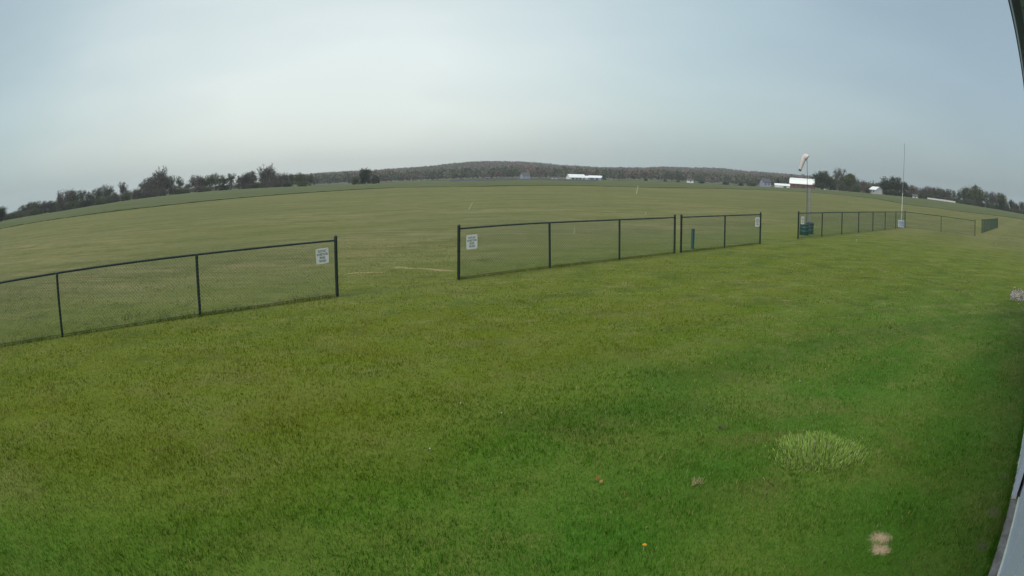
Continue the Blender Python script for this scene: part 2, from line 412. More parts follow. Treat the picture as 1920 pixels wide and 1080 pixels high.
# ---- strip of taller green crop beyond the mown field, its own sheet with a real edge height
CAZ = [-60, -47, -37.9, -29.9, -22.6, -13.9, -9.5, -2.6, 4.3, 12.1, 16.6, 21.2, 25, 28.9, 30.9, 34.1, 39.7, 47, 60]
CEL = [-1.3, -1.30, -1.35, -1.30, -1.12, -.93, -.88, -.98, -.86, -.80, -.64, -.56, -.52, -.57, -.58, -.80, -.78, -.52, -.5]
def sheet(name, az0, az1, rin, rout, lift, matname, label, nrad=24, step=.5):
    az = np.arange(az0, az1+1e-6, step); vs_, lo = [], []
    ra = np.array([rin(a) for a in az]); rb = np.array([rout(a) for a in az])
    T = np.linspace(0, 1, nrad)**1.3
    rows = []
    for k, tt in enumerate([-1]+list(T)):
        rr = ra if k == 0 else ra+(rb-ra)*tt
        x, y = rr*np.sin(np.radians(az)), rr*np.cos(np.radians(az))
        z = terrain(x, y) + (-.05 if k == 0 else lift + .04*np.sin(x*1.7)*np.cos(y*1.3))
        rows.append(np.stack([x, y, z], -1))
    VV = np.concatenate(rows); m_ = len(az)
    i_, j_ = np.meshgrid(np.arange(len(rows)-1), np.arange(m_-1), indexing='ij')
    q = np.stack([i_*m_+j_, (i_+1)*m_+j_, (i_+1)*m_+j_+1, i_*m_+j_+1], -1).reshape(-1, 4)[:, ::-1]
    me = npmesh(name, VV, q[:, ::-1].ravel(), np.full(len(q), 4))
    return tag(link(name, me, M[matname]), label, kind='structure')
M['crop'] = mat('young green crop', (.085, .120, .042), .9, var=.2, scale=.06, spec=.1, bump=.3, bscale=1.5, col2=(.125, .135, .062))
M['soil'] = mat('bare dark field', (.075, .07, .085), .9, var=.2, scale=.05, spec=.1)
sheet('crop_field', -58, 58, lambda a: r_at(a, float(np.interp(a, CAZ, CEL))), lambda a: 430, .12, 'crop', 'band of darker green young crop across the far side of the mown field')
sheet('ploughed_field', -5, 7, lambda a: 335+6*math.sin(a), lambda a: 700, .17, 'soil', 'thin dark band of bare soil in front of the distant white roofs', nrad=8)
CRZ = .1

# ------------------------------------------------------------------ grass blades near the camera
_G = [rng.uniform(-1, 1, (256, 256)) for _ in range(4)]
def vnoise(x, y, sc_, k):
    g = _G[k]; u_, v_ = x*sc_+37.3*k, y*sc_+11.7*k
    i0, j0 = np.floor(u_).astype(int), np.floor(v_).astype(int); fu, fv = u_-i0, v_-j0
    fu, fv = fu*fu*(3-2*fu), fv*fv*(3-2*fv)
    G = lambda a, b: g[a % 256, b % 256]
    return (G(i0, j0)*(1-fu)+G(i0+1, j0)*fu)*(1-fv)+(G(i0, j0+1)*(1-fu)+G(i0+1, j0+1)*fu)*fv
def patchy(x, y):
    return .55*vnoise(x, y, 1.3, 0)+.5*vnoise(x, y, 3.7, 1)+.45*vnoise(x, y, 10.0, 2)
def segd(x, y, a, b):
    ax, ay = a; bx, by = b; dx, dy = bx-ax, by-ay; t = np.clip(((x-ax)*dx+(y-ay)*dy)/(dx*dx+dy*dy), 0, 1)
    return np.hypot(x-ax-t*dx, y-ay-t*dy)
def blades(n, r0, r1, wd, h0, h1):
    az = rng.uniform(-R(68), R(64), n); r = np.sqrt(rng.uniform(r0*r0, r1*r1, n))
    # thin out towards the far edge so the blades fade into the sheet
    keep = rng.uniform(0, 1, n) < np.clip((r1-r)/(r1-r0)*1.8, 0, 1)*np.clip((r-r0)/(r0*.5)+(r0 < 3), .02, 1)
    az, r = az[keep], r[keep]
    x, y = r*np.sin(az), r*np.cos(az)
    nrm = x*NR.x+y*NR.y
    ok = nrm < .36
    for bx, by, q in BARE[:2]: ok &= (np.hypot((x-bx)*.8, y-by) > q*(.35+.75*rng.uniform(0, 1, len(x)))) | (rng.uniform(0, 1, len(x)) < .12)
    for bx, by, q in BARE[2:]: ok &= (np.hypot(x-bx, y-by) > q) | (rng.uniform(0, 1, len(x)) < .4)
    return x[ok], y[ok]
def blade_mesh(x, y, wd, h0, h1, colf, lean=.55):
    n = len(x)
    p = patchy(x, y)
    h = rng.uniform(h0, h1, n)*np.clip(1+.55*p, .35, 1.9)
    a = rng.uniform(0, 2*np.pi, n); b = rng.uniform(0, 2*np.pi, n); ln = rng.uniform(.15, 1, n)*lean*h
    ww = wd*rng.uniform(.6, 1.2, n)
    dx, dy = np.cos(a)*ww/2, np.sin(a)*ww/2
    lx, ly = np.cos(b)*ln, np.sin(b)*ln
    z0 = np.zeros(n)
    P = np.stack([np.stack([x-dx, y-dy, z0-.003], -1), np.stack([x+dx, y+dy, z0-.003], -1),
                  np.stack([x+dx*.7+lx*.35, y+dy*.7+ly*.35, h*.6], -1), np.stack([x+lx, y+ly, h*(1-.25*ln/np.maximum(h, 1e-6))], -1),
                  np.stack([x-dx*.7+lx*.35, y-dy*.7+ly*.35, h*.6], -1)], 1)
    idx = np.arange(n)[:, None]*5
    col = colf(x, y, p)
    colv = np.repeat(col[:, None, :], 5, 1); colv[:, 3] *= 1.12
    return P.reshape(-1, 3), (idx+np.array([0, 1, 2, 3, 4])).ravel(), np.full(n, 5), colv.reshape(-1, 3)
def lawn_col(x, y, p):
    nr_ = x*NR.x+y*NR.y
    near = np.clip((nr_+1.2*vnoise(x, y, .3, 2)+8.0)/5.5, 0, 1); near = near*near*(3-2*near)
    c = np.array(LAWN_Y)[None]*(1-near[:, None]) + np.array(LAWN_G)[None]*near[:, None]
    k = rng.normal(1, .15, len(x))*(1-.18*p)
    hue = vnoise(x, y, .8, 3)+.6*vnoise(x, y, 2.6, 2)+.25*vnoise(x, y, 9, 0)
    c = c*np.stack([1+.26*hue, 1+.02*hue, 1+.3*hue], -1)
    for a, b, wd in TRACKS:
        f = np.clip(1-segd(x, y, a, b)/(wd*1.9), 0, 1)[:, None]*.4; c = c*(1-f)+np.array([[.042, .090, .012]])*f
    for a, b, wd in DRY:
        f = np.clip(1.6-segd(x, y, a, b)/wd, 0, 1)[:, None]*.8; c = c*(1-f)+np.array([[.32, .28, .13]])*f
    thin = np.clip(vnoise(x, y, 1.7, 1)-.55, 0, 1)[:, None]*1.6; c = c*(1-thin)+np.array([[.17, .165, .06]])*thin
    c = c*np.clip(k, .5, 1.6)[:, None]
    pale = rng.uniform(0, 1, len(x))
    c = np.where((pale < .035)[:, None], np.array([[.26, .24, .10]]), c)
    c = np.where(((pale > .90))[:, None], c*np.array([[1.35, 1.2, 1.3]]), c)
    ff = np.clip((-nr_+CORNER_N+1.5)/4.0, 0, 1)[:, None]*.8
    c = c*(1-ff)+np.array([[.145, .148, .045]])*np.clip(k, .6, 1.4)[:, None]*ff
    return c*1.12
parts = []
for n, r0, r1, wd, h0, h1 in ((270000, 1.7, 8.0, .0042, .020, .045), (230000, 4.5, 15.0, .008, .018, .038), (170000, 9.0, 30.0, .016, .014, .030)):
    x, y = blades(n, r0, r1, wd, h0, h1)
    parts.append(blade_mesh(x, y, wd, h0, h1, lawn_col, .9 if r0 > 4 else .7))
# rank growth along the footing and under the fence wire
u = rng.uniform(1.5, 30, 9000); nn_ = .36-np.abs(rng.normal(0, .04, 9000)); pt = [D.x*u+NR.x*nn_, D.y*u+NR.y*nn_]
parts.append(blade_mesh(pt[0], pt[1], .006, .04, .10, lawn_col))
for run in (LEFT, MID, SHORT):
    for a, b in zip(run[:-1], run[1:]):
        k = 700; tt = rng.uniform(0, 1, k); o1 = rng.normal(0, .05, k)
        parts.append(blade_mesh(a.x+(b.x-a.x)*tt+NR.x*o1, a.y+(b.y-a.y)*tt+NR.y*o1, .008, .03, .085, lambda x, y, p: lawn_col(x, y, p)*.85))
off = 0; VV, LL, SZ, CC = [], [], [], []
for v, lo_, s_, c_ in parts:
    VV.append(v); LL.append(lo_+off); SZ.append(s_); CC.append(c_); off += len(v)
gme2 = npmesh('grass', np.concatenate(VV), np.concatenate(LL), np.concatenate(SZ), np.concatenate(CC))
tag(link('grass', gme2, M['blade']), 'short green lawn grass blades in the foreground', 'grass', kind='stuff')

# the longer, paler clump of grass
cx, cy = 2.93, 5.53
k = 4600
rr_ = np.sqrt(rng.uniform(0, 1, k))*rng.uniform(.85, 1.05, k); aa = rng.uniform(0, 2*np.pi, k)
lob = (1+.10*np.sin(aa*3+1)+.07*np.sin(aa*5))*np.where(rng.uniform(0, 1, k) < .2, rng.uniform(1, 1.22, k), 1)
rr_ = np.where(rng.uniform(0, 1, k) < .24, rr_*rng.uniform(1, 1.5, k), rr_)
bx = rr_*np.cos(aa)*.50*lob; by = rr_*np.sin(aa)*.52*lob
h = (.022+.075*rng.uniform(0, 1, k)**1.6)*np.clip(1-.55*rr_**2, .25, 1)
out_ = .75*rr_+.15; la = aa+rng.normal(0, .7, k)
ang = -.55
rot = lambda px, py: (px*math.cos(ang)-py*math.sin(ang), px*math.sin(ang)+py*math.cos(ang))
lx, ly = np.cos(la)*out_*h, np.sin(la)*out_*h
ta = rng.uniform(0, 2*np.pi, k); ww = .0055*rng.uniform(.7, 1.2, k); dx, dy = np.cos(ta)*ww/2, np.sin(ta)*ww/2
zb = .05*np.clip(1-rr_**2, 0, 1)
Pm = []
for ox, oy, zz in ((-dx, -dy, zb*0-.002), (dx, dy, zb*0-.002), (dx*.8+lx*.4, dy*.8+ly*.4, zb+h*.6), (lx, ly, zb+h*.95), (-dx*.8+lx*.4, -dy*.8+ly*.4, zb+h*.6)):
    X_, Y_ = rot(bx+ox, by+oy); Pm.append(np.stack([X_, Y_, zz], -1))
Pm = np.stack(Pm, 1)
cc = np.array([[.195, .315, .065]])*np.clip(rng.normal(1, .38, k), .35, 1.9)[:, None]
cc = np.where((rng.uniform(0, 1, k) < .10)[:, None], np.array([[.34, .36, .20]]), cc)
cme = npmesh('grass_clump', Pm.reshape(-1, 3), (np.arange(k)[:, None]*5+np.arange(5)).ravel(), np.full(k, 5), np.repeat(cc, 5, 0))
tag(link('grass_clump', cme, M['blade'], None, (cx, cy, 0)), 'round clump of longer paler grass standing above the near lawn', 'grass clump')

# ------------------------------------------------------------------ chain link fences
POST_H, TERM_H, RAIL_Z = 1.19, 1.275, 1.195
def fence(pts, terms, label, group='green chain link fence runs around the field'):
    o = pts[0]
    t = thing('chain_link_fence', o, label, 'fence', group)
    for i, p in enumerate(pts):
        q = p-o; term = i in terms
        rad = .0365 if term else .030
        h = TERM_H if term else POST_H
        m = MB().lathe((q.x, q.y, 0), [(rad, -.05), (rad, h)], 14)
        post = m.build('post', M['vinyl'], t, True)
        if term:
            MB().lathe((q.x, q.y, h), [(rad+.004, -.025), (rad+.004, 0), (rad*.8, .014), (rad*.35, .024), (.004, .028)], 14).build('post_cap', M['vinyl'], post, True)
            for z in (.16, .42, .68, .94, 1.14):
                MB().lathe((q.x, q.y, z), [(rad+.005, -.014), (rad+.005, .014)], 12).build('tension_band', M['vinyl'], post, True)
        else:
            MB().lathe((q.x, q.y, h-.03), [(rad+.003, 0), (rad+.004, .03), (.026, .05)], 12).build('post_cap', M['vinyl'], post, True)
    VV, LL = [], []; off = 0
    H0, H1 = .035, 1.238
    for i in range(len(pts)-1):
        a, b = pts[i]-o, pts[i+1]-o; L = (b-a).length; d = (b-a)/L; pr = Vector((d.y, -d.x, 0))
        ra = .036 if i in terms else .03; rb = .036 if i+1 in terms else .03
        rail = MB().tube((a+d*(ra-.01))+Vector((0, 0, RAIL_Z)), (b-d*(rb-.01))+Vector((0, 0, RAIL_Z)), .021, n=10)
        tw = MB().tube(a+Vector((0, 0, .05)), b+Vector((0, 0, .05)), .0035, n=5)
        # tie wires round rail and post
        for k in range(1, 6): 
            c = a+d*(L*k/6)
            rail.tube(c+Vector((0, 0, RAIL_Z))-d*.006, c+Vector((0, 0, RAIL_Z))+d*.006, .0275, n=8)
        rail.build('top_rail', M['vinyl'], t, True)
        tw.build('tension_wire', M['vinyl'], t)
        pitch = .0707; H = H1-H0
        xs = np.arange(-H, L, pitch)
        for sgn, yo in ((1, .031), (-1, .036)):
            x0 = xs; x1 = xs+H
            z0 = np.full(len(xs), H0); z1 = np.full(len(xs), H1)
            lo_ = np.clip(-x0, 0, None); hi = np.clip(x1-L, 0, None)
            xa, xb = x0+lo_, x1-hi; za, zb_ = z0+lo_, z1-hi
            ok = xb-xa > .01; xa, xb, za, zb_ = xa[ok], xb[ok], za[ok], zb_[ok]
            if sgn < 0: za, zb_ = H0+H1-za, H0+H1-zb_
            # thin three-sided wire
            wr = .0021
            offs = [(0, wr), (wr*.87, -wr*.5), (-wr*.87, -wr*.5)]
            A3_ = []
            for (xx, zz) in ((xa, za), (xb, zb_)):
                for (o1, o2) in offs:
                    X_ = xx - o1*.707; Z_ = zz + o1*.707*sgn; Y_ = yo+o2
                    A3_.append(np.stack([a.x+d.x*X_+pr.x*Y_, a.y+d.y*X_+pr.y*Y_, Z_], -1))
            A3_ = np.stack(A3_, 1); nw = len(xa)
            base = off+np.arange(nw)[:, None]*6
            for f in ((0, 1, 4, 3), (1, 2, 5, 4), (2, 0, 3, 5)): LL.append((base+np.array(f)).ravel())
            VV.append(A3_.reshape(-1, 3)); off += nw*6
    L_ = np.concatenate(LL)
    me = npmesh('chain_link_mesh', np.concatenate(VV), L_, np.full(len(L_)//4, 4))
    link('chain_link_mesh', me, M['vinyl_mesh'], t)
    return t
fence(LEFT, {4}, 'long green chain link fence run left of the open gateway')
fence(MID, {0, 3}, 'three bay green chain link fence just right of the open gateway')
fence(SHORT, {0, 2}, 'two bay green chain link fence with a green stub post behind it')
fence(FAR_RUN, {0, 7, 9}, 'green chain link fence turning a corner beside the tall white pole')
fence(SS, {0, 8}, 'farthest green chain link fence seen almost end on near the crop field')

# ------------------------------------------------------------------ signs on the fence
def sign(p, dirv, label, lines, wd=.33, hh=.34, z=.87, tilt=0):
    rz = math.atan2(dirv.y, dirv.x)
    t = thing('fence_sign', (p.x+dirv.y*.046, p.y-dirv.x*.046, z), label, 'sign', 'white rules signs wired to the fences', rz)
    # rounded rectangle plate, local x along the fence, -y towards the lawn
    rc = .03; pts = []
    for cx_, cz_, a0 in ((wd/2-rc, hh/2-rc, 0), (-wd/2+rc, hh/2-rc, 90), (-wd/2+rc, -hh/2+rc, 180), (wd/2-rc, -hh/2+rc, 270)):
        for k in range(6):
            a = R(a0+k*18); pts.append((cx_+rc*math.cos(a), cz_+rc*math.sin(a)))
    n = len(pts); m = MB()
    m.add([(x, 0, z_) for x, z_ in pts]+[(x, -.003, z_) for x, z_ in pts],
          [tuple(range(n)), tuple(range(2*n-1, n-1, -1))]+[(i, n+i, n+(i+1) % n, (i+1) % n) for i in range(n)])
    m.build('sign_plate', M['sign'], t)
    cu = bpy.data.curves.new('lettering', 'FONT'); cu.body = '\n'.join(lines); cu.size = .068; cu.align_x = 'CENTER'; cu.align_y = 'CENTER'; cu.space_line = 1.02; cu.offset = .0012
    tmp = bpy.data.objects.new('tmp', cu); C.objects.link(tmp)
    bpy.context.view_layer.update()
    me = bpy.data.meshes.new_from_object(tmp.evaluated_get(bpy.context.evaluated_depsgraph_get()))
    bpy.data.objects.remove(tmp); me.name = 'lettering'
    xs = np.empty(len(me.vertices)*3, np.float32); me.vertices.foreach_get('co', xs); P = xs.reshape(-1, 3)
    cxy = (P.min(0)+P.max(0))/2; P -= cxy
    ex = P[:, 0].max()*2; P[:, 0] *= min(1, wd*.86/ex)
    P[:] = np.stack([P[:, 0], np.full(len(P), -.0045), P[:, 1]], -1)
    me.vertices.foreach_set('co', P.ravel()); me.update()
    link('lettering', me, M['ink'], t)
    b = MB()
    for sx in (-1, 1):
        for sz in (-1, 1): MB().tube((sx*(wd/2-.025), -.005, sz*(hh/2-.025)), (sx*(wd/2-.025), .02, sz*(hh/2-.025)), .005, n=8).build('wire_tie', M['vinyl'], t)
    t.rotation_euler[1] = tilt
    return t
TXT = ['PILOTS ONLY', 'NO SPECTATORS', 'BEYOND', 'THIS POINT']
dl = (C_-A_).normalized(); dm = (MID[3]-MID[0]).normalized(); ds = (SHORT[2]-SHORT[0]).normalized(); dq = (q8-q1).normalized()
sign(C_-dl*.37, dl, 'white lettered sign on the fence left of the gateway', TXT, .31, .32, .90, -.03)
sign(MID[0]+dm*.36, dm, 'white lettered sign on the fence just right of the gateway', TXT, .33, .34, .86, -.01)
sign(SHORT[2]-ds*.36, ds, 'white lettered sign beside the end post of the two bay fence', TXT, .38, .37, .90, .02)
sign(q1+dq*.40, dq, 'white lettered sign in front of the green trash barrels', TXT, .38, .36, .86)

# ------------------------------------------------------------------ things beside the fences
t = thing('marker_post', (6.44, 24.28, 0), 'short dark green stub post standing behind the two bay fence', 'post', rz=.7)
MB().box((0, 0, .34), (.13, .08, .70), bev=.012).build('body', M['vinyl_mesh'], t)
MB().box((0, 0, .705), (.145, .095, .03), bev=.01).build('post_cap', M['vinyl_mesh'], t)
MB().box((0, -.042, .42), (.05, .006, .3)).build('cover_plate', M['darkgrey'], t)
t.rotation_euler[1] = .03

def barrel(loc, rad, h, label, lid):
    t = thing('trash_barrel', loc, label, 'barrel', 'trash barrels behind the fence')
    pr = [(rad*.97, 0), (rad, .015)]
    for z in (.33, .66): pr += [(rad, h*z-.03), (rad+.012, h*z-.012), (rad+.012, h*z+.012), (rad, h*z+.03)]
    pr += [(rad, h-.02), (rad+.01, h-.01), (rad+.01, h)]
    MB().lathe((0, 0, 0), pr, 28).build('body', M['teal'], t, True)
    if lid: MB().lathe((0, 0, h), [(rad+.02, -.09), (rad+.025, 0), (rad*.9, .05), (rad*.3, .08)], 28).build('lid', M['darkgrey'], t, True)
    else: MB().lathe((0, 0, h), [(rad-.02, .002), (rad-.02, .012), (rad-.06, .014)], 28).build('lid', M['darkgrey'], t, True)
barrel((14.66, 32.25, 0), .25, .53, 'front green barrel without a raised lid behind the sign', False)
barrel((15.36, 33.05, 0), .22, .56, 'taller green barrel with dark grey lid in front of the windsock', True)

# windsock
wx, wy = polar(24.66, 37.4).x, polar(24.66, 37.4).y
t = thing('windsock', (wx, wy, 0), 'faded pink windsock hanging limp from a thin mast', 'windsock')
MB().tube((0, 0, 0), (0, 0, 3.95), .018, .014, 8).build('mast', M['darkpole'], t, True)
s = MB()
ex = Vector((math.cos(R(24.7)), -math.sin(R(24.7)), 0))
s.tube(ex*.06, ex*.06+Vector((0, 0, 2.38)), .03, n=8); s.tube(ex*.17, ex*.17+Vector((0, 0, 2.38)), .03, n=8)
s.build('support_post', M['galv'], t, True)
for z in np.arange(.3, 2.38, .16): MB().tube(ex*.06+Vector((0, 0, z)), ex*.17+Vector((0, 0, z)), .012, n=6).build('cross_brace', M['galv'], t)
s = MB(); s.tube(ex*-.20, Vector((0, 0, 2.5)), .006, n=5); s.tube(ex*-.12+Vector((.1, .3, 0)), Vector((0, 0, 2.45)), .006, n=5)
s.build('guy_wire', M['galv'], t)
B0, B1, B2, B3 = Vector((0, 0, 3.99))+ex*.01, Vector((0, 0, 4.16))+ex*-.15, Vector((0, 0, 3.86))+ex*-.22, Vector((0, 0, 3.27))+ex*-.43
bz = lambda t_: B0*(1-t_)**3+B1*3*t_*(1-t_)**2+B2*3*t_*t_*(1-t_)+B3*t_**3
mouth, tail = B0, B3
fwd = Vector((math.sin(R(24.7)), math.cos(R(24.7)), 0))
V_, F_ = [], []; n = 24; ns = 18
def frame_at(t_):
    tg = (bz(min(t_+.02, 1))-bz(max(t_-.02, 0))).normalized(); return tg, fwd, tg.cross(fwd).normalized()
for i in range(ns+1):
    f = i/ns; c = bz(f); tg, upv, sdv = frame_at(f)
    r_ = (.165+.03*math.sin(min(f*4, 1)*math.pi*.5))*(1-f)**.8+.066*f+.01*math.sin(i*1.9)*(1-f)
    for k in range(n):
        a = 2*math.pi*k/n; rr2 = r_*(1+.06*math.sin(3*a+i*.7)*f)
        V_.append(c+upv*math.cos(a)*rr2+sdv*math.sin(a)*rr2)
for i in range(ns):
    for k in range(n): F_.append((i*n+k, i*n+(k+1) % n, (i+1)*n+(k+1) % n, (i+1)*n+k))
dv = frame_at(1)[0]
m = MB(); m.add(V_, F_); so = m.build('sock', M['sock'], t, True)
V2 = [(v-tail)*1.06+tail+dv*.02 for v in V_[-2*n:]]
m = MB(); m.add(V2, [(k, (k+1) % n, n+(k+1) % n, n+k) for k in range(n)]); m.build('end_band', M['sockring'], so, True)
m = MB(); tg, upv, sdv = frame_at(0)
for k in range(n):
    a, b = 2*math.pi*k/n, 2*math.pi*(k+1)/n
    P_ = [mouth+upv*math.cos(q)*.168+sdv*math.sin(q)*.168 for q in (a, b)]; m.tube(P_[0], P_[1], .010, n=5)
m.tube(Vector((0, 0, 3.80)), mouth+sdv*.16, .009, n=5); m.tube(Vector((0, 0, 3.94)), mouth-sdv*.16, .009, n=5)
m.build('hoop', M['darkpole'], t, True)

# tall white pole and its crate
pb = polar(33.42, 53.3); pb.z = 0
ex2 = Vector((math.cos(R(33.5)), -math.sin(R(33.5)), 0))
t = thing('flag_pole', pb, 'tall thin white pole leaning slightly at the fence corner', 'pole')
top1 = ex2*.12+Vector((0, 0, 2.6)); top2 = ex2*.45+Vector((0, 0, 6.4))
MB().tube((0, 0, 0), top1, .032, .027, 12).build('lower_tube', M['whitepole'], t, True)
MB().tube(top1, top2, .024, .017, 10).build('upper_tube', M['galv'], t, True)
MB().lathe(top2, [(.02, 0), (.032, .02), (.02, .05)], 10).build('pole_cap', M['galv'], t, True)
cb = polar(33.42, 52.95); cb.z = 0
t = thing('white_crate', (cb.x+ex2.x*.03, cb.y+ex2.y*.03, 0), 'white and blue grey crate at the foot of the tall pole', 'crate', rz=-R(33.5)+.15)
m = MB()
m.box((-.26, 0, .26), (.05, .44, .52)); m.box((.26, 0, .26), (.05, .44, .52)); m.box((0, .195, .26), (.47, .05, .52))
m.box((0, -.2, .03), (.47, .04, .06)); m.box((0, -.2, .485), (.47, .045, .07)); m.box((0, 0, .02), (.46, .34, .04))
m.build('frame', M['crate'], t)
MB().box((0, -.195, .255), (.468, .02, .39)).build('side_panel', M['bluegrey'], t)

# leaning white marker stakes out on the mown field
M['stake'] = mat('pale weathered stake', (.38, .39, .27), .7)
for (px, py), h, lean, wd, lab in (((-2.98, 49.4), .56, .52, .055, 'pale stake leaning far over beyond the fence right of the gateway'),
                                   ((18.49, 103.6), 1.25, .22, .16, 'broad pale stake leaning on the far mown field'),
                                   ((2.54, 29.5), .26, .25, .03, 'small pale stake seen through the three bay fence'),
                                   ((8.87, 46.2), .16, .2, .05, 'tiny pale stake above the top rail of the three bay fence')):
    a = math.atan2(px, py); t = thing('marker_stake', (px, py, 0), lab, 'stake', 'pale marker stakes out on the field')
    ev = Vector((math.cos(a), -math.sin(a), 0))*lean*h
    MB().tube((0, 0, -.03), ev*.95+Vector((0, 0, h*.97)), wd*.5, wd*.42, 6).build('shaft', M['stake'], t)
    MB().tube(ev*.95+Vector((0, 0, h*.97)), ev+Vector((0, 0, h)), wd*.44, wd*.12, 6).build('tip', M['stake'], t)

# gravel spill at the clubhouse side
k = 900
u_ = 20.7+rng.normal(0, .75, k); n_ = -.75+np.abs(rng.normal(0, .75, k))*1.1
x, y = D.x*u_+NR.x*n_, D.y*u_+NR.y*n_
sz = rng.uniform(.012, .035, k)
ov = np.array([[1, 0, 0], [-1, 0, 0], [0, 1, 0], [0, -1, 0], [0, 0, 1], [0, 0, -1]], float)
of = np.array([[0, 2, 4], [2, 1, 4], [1, 3, 4], [3, 0, 4], [2, 0, 5], [1, 2, 5], [3, 1, 5], [0, 3, 5]])
jit = ov[None]*(sz[:, None, None])*rng.uniform(.7, 1.3, (k, 6, 1)); ra_ = rng.uniform(0, 6.28, k)
jx = jit[:, :, 0]*np.cos(ra_)[:, None]-jit[:, :, 1]*np.sin(ra_)[:, None]; jy = jit[:, :, 0]*np.sin(ra_)[:, None]+jit[:, :, 1]*np.cos(ra_)[:, None]
Vg = np.stack([jx+x[:, None], jy+y[:, None], jit[:, :, 2]*.7+sz[:, None]*.5], -1).reshape(-1, 3)
cg = np.repeat(np.array([[.27, .25, .24]])*rng.uniform(.35, 1.6, (k, 1))*rng.uniform(.92, 1.08, (k, 3)), 6, 0)
gm = npmesh('gravel', Vg, (np.arange(k)[:, None, None]*6+of[None]).ravel(), np.full(k*8, 3), cg)
tag(link('gravel', gm, M['stone']), 'small spill of pale gravel on the lawn by the clubhouse', 'gravel', kind='stuff')

# small things in the near lawn
def dandelion(x, y, h, label):
    t = thing('dandelion', (x, y, 0), label, 'flower', 'yellow dandelions in the lawn')
    MB().tube((0, 0, 0), (.004, 0, h), .002, .0016, 6).build('stem', M['drystem'], t)
    m = MB()
    for ring, (n, L, zz) in enumerate(((16, .019, .002), (12, .014, .006), (8, .008, .010))):
        for i in range(n):
            a = 2*math.pi*i/n+ring*.2; ca, sa = math.cos(a), math.sin(a)
            m.add([(.004, 0, h+zz*.4), (.004+L*.6*ca-.0025*sa, L*.6*sa+.0025*ca, h+zz), (.004+L*ca, L*sa, h+zz*.8+.002), (.004+L*.6*ca+.0025*sa, L*.6*sa-.0025*ca, h+zz)], [(0, 1, 2, 3)])
    m.build('petals', M['petal'], t)
dandelion(.90, 4.07, .05, 'single yellow dandelion nearest the bottom edge')
def leaf(x, y, L, tiltv, label):
    t = thing('fallen_leaf', (x, y, .035), label, 'leaf', 'orange fallen leaves in the lawn')
    n = 8; P = [(0, 0, 0)]
    for i in range(n+1):
        f = i/n; wv_ = math.sin(math.pi*f)**.7*L*.36*(1+.25*math.sin(f*19)); P.append((f*L, wv_, .25*L*f*f+.12*wv_)); P.append((f*L, -wv_, .25*L*f*f+.12*wv_))
    F = []
    for i in range(n): F.append((1+2*i, 3+2*i, 4+2*i, 2+2*i))
    m = MB(); m.add(P, F); m.build('blade', M['dryleaf'], t)
    MB().tube((-.02, 0, .0), (L*.9, 0, .2*L), .0012, n=5).build('stem', M['twig'], t)
    t.rotation_euler = tiltv
leaf(.705, 5.235, .042, (.2, -1.0, 1.8), 'orange leaf standing upright in the near lawn')
leaf(.715, 5.19, .034, (.3, -.3, .4), 'smaller orange leaf lying at the foot of the upright one')
def tuft(name, x, y, mt, n, L, label, cat, flat=.5):
    t = MB(); random.seed(int(abs(x)*1000))
    for i in range(n):
        a = random.uniform(0, 6.28); b = random.uniform(.3, 1)*L; z = random.uniform(.25, 1)*(1-flat)*L+.02
        o = Vector((random.uniform(-L, L)*.8, random.uniform(-L, L)*.35, .012))
        t.tube(o, o+Vector((math.cos(a)*b*.6, math.sin(a)*b*.4, z)), .0022, .0012, 4)
    return tag(t.build(name, mt, None, False, (x, y, 0)), label, cat)
tuft('dry_grass_tuft', 1.54, 5.09, M['drystem'], 26, .07, 'small tuft of dry straw coloured grass left of the bare spots', 'grass tuft', .2)
tuft('dead_twigs', 2.16, 6.38, M['twig'], 22, .09, 'small heap of dark dead twigs above left of the pale clump', 'twigs', .7)
M['white_petal'] = mat('white clover petals', (.5, .52, .42), .7)
wf = [(4.26, 8.26), (3.64, 7.79), (-.56, 7.33), (-.11, 7.0), (-.75, 5.94), (31.88, 33.11), (16.1, 28.8)]
proto = None
wl = ['by itself farthest up the lawn right of centre', 'one of a close pair right of centre', 'left of the olive patch in mid lawn', 'beside the olive patch in mid lawn', 'low in the left half of the lawn', 'far off below the farthest fence', 'on the lawn in front of the barrels']
for i, (x, y) in enumerate(wf):
    if proto is None:
        proto = t = thing('white_clover', (x, y, 0), 'tiny white clover flower in the lawn '+wl[i], 'flower', 'white clover flowers in the lawn')
        MB().tube((0, 0, 0), (0, 0, .05), .0015, n=5).build('stem', M['drystem'], t)
        MB().lathe((0, 0, .05), [(.004, -.004), (.010, .002), (.009, .010), (.004, .015)], 9).build('head', M['white_petal'], t, True)
    else:
        t = copy_tree(proto); t.location = (x, y, 0); t['label'] = 'tiny white clover flower '+wl[i]
    s_ = .7 if y < 12 else 2.2
    t.scale = (s_,)*3

# ------------------------------------------------------------------ clubhouse along the right edge
WALL_N, EAVE_N, EAVE_Z = .492, .103, CAM_H+1.0
U0, U1, JOINT = -9.0, 16.0, 5.66
rzD = math.atan2(D.y, D.x)
t = thing('clubhouse', (0, 0, 0), 'pale blue grey metal sided clubhouse filling the right edge', 'building', rz=rzD)
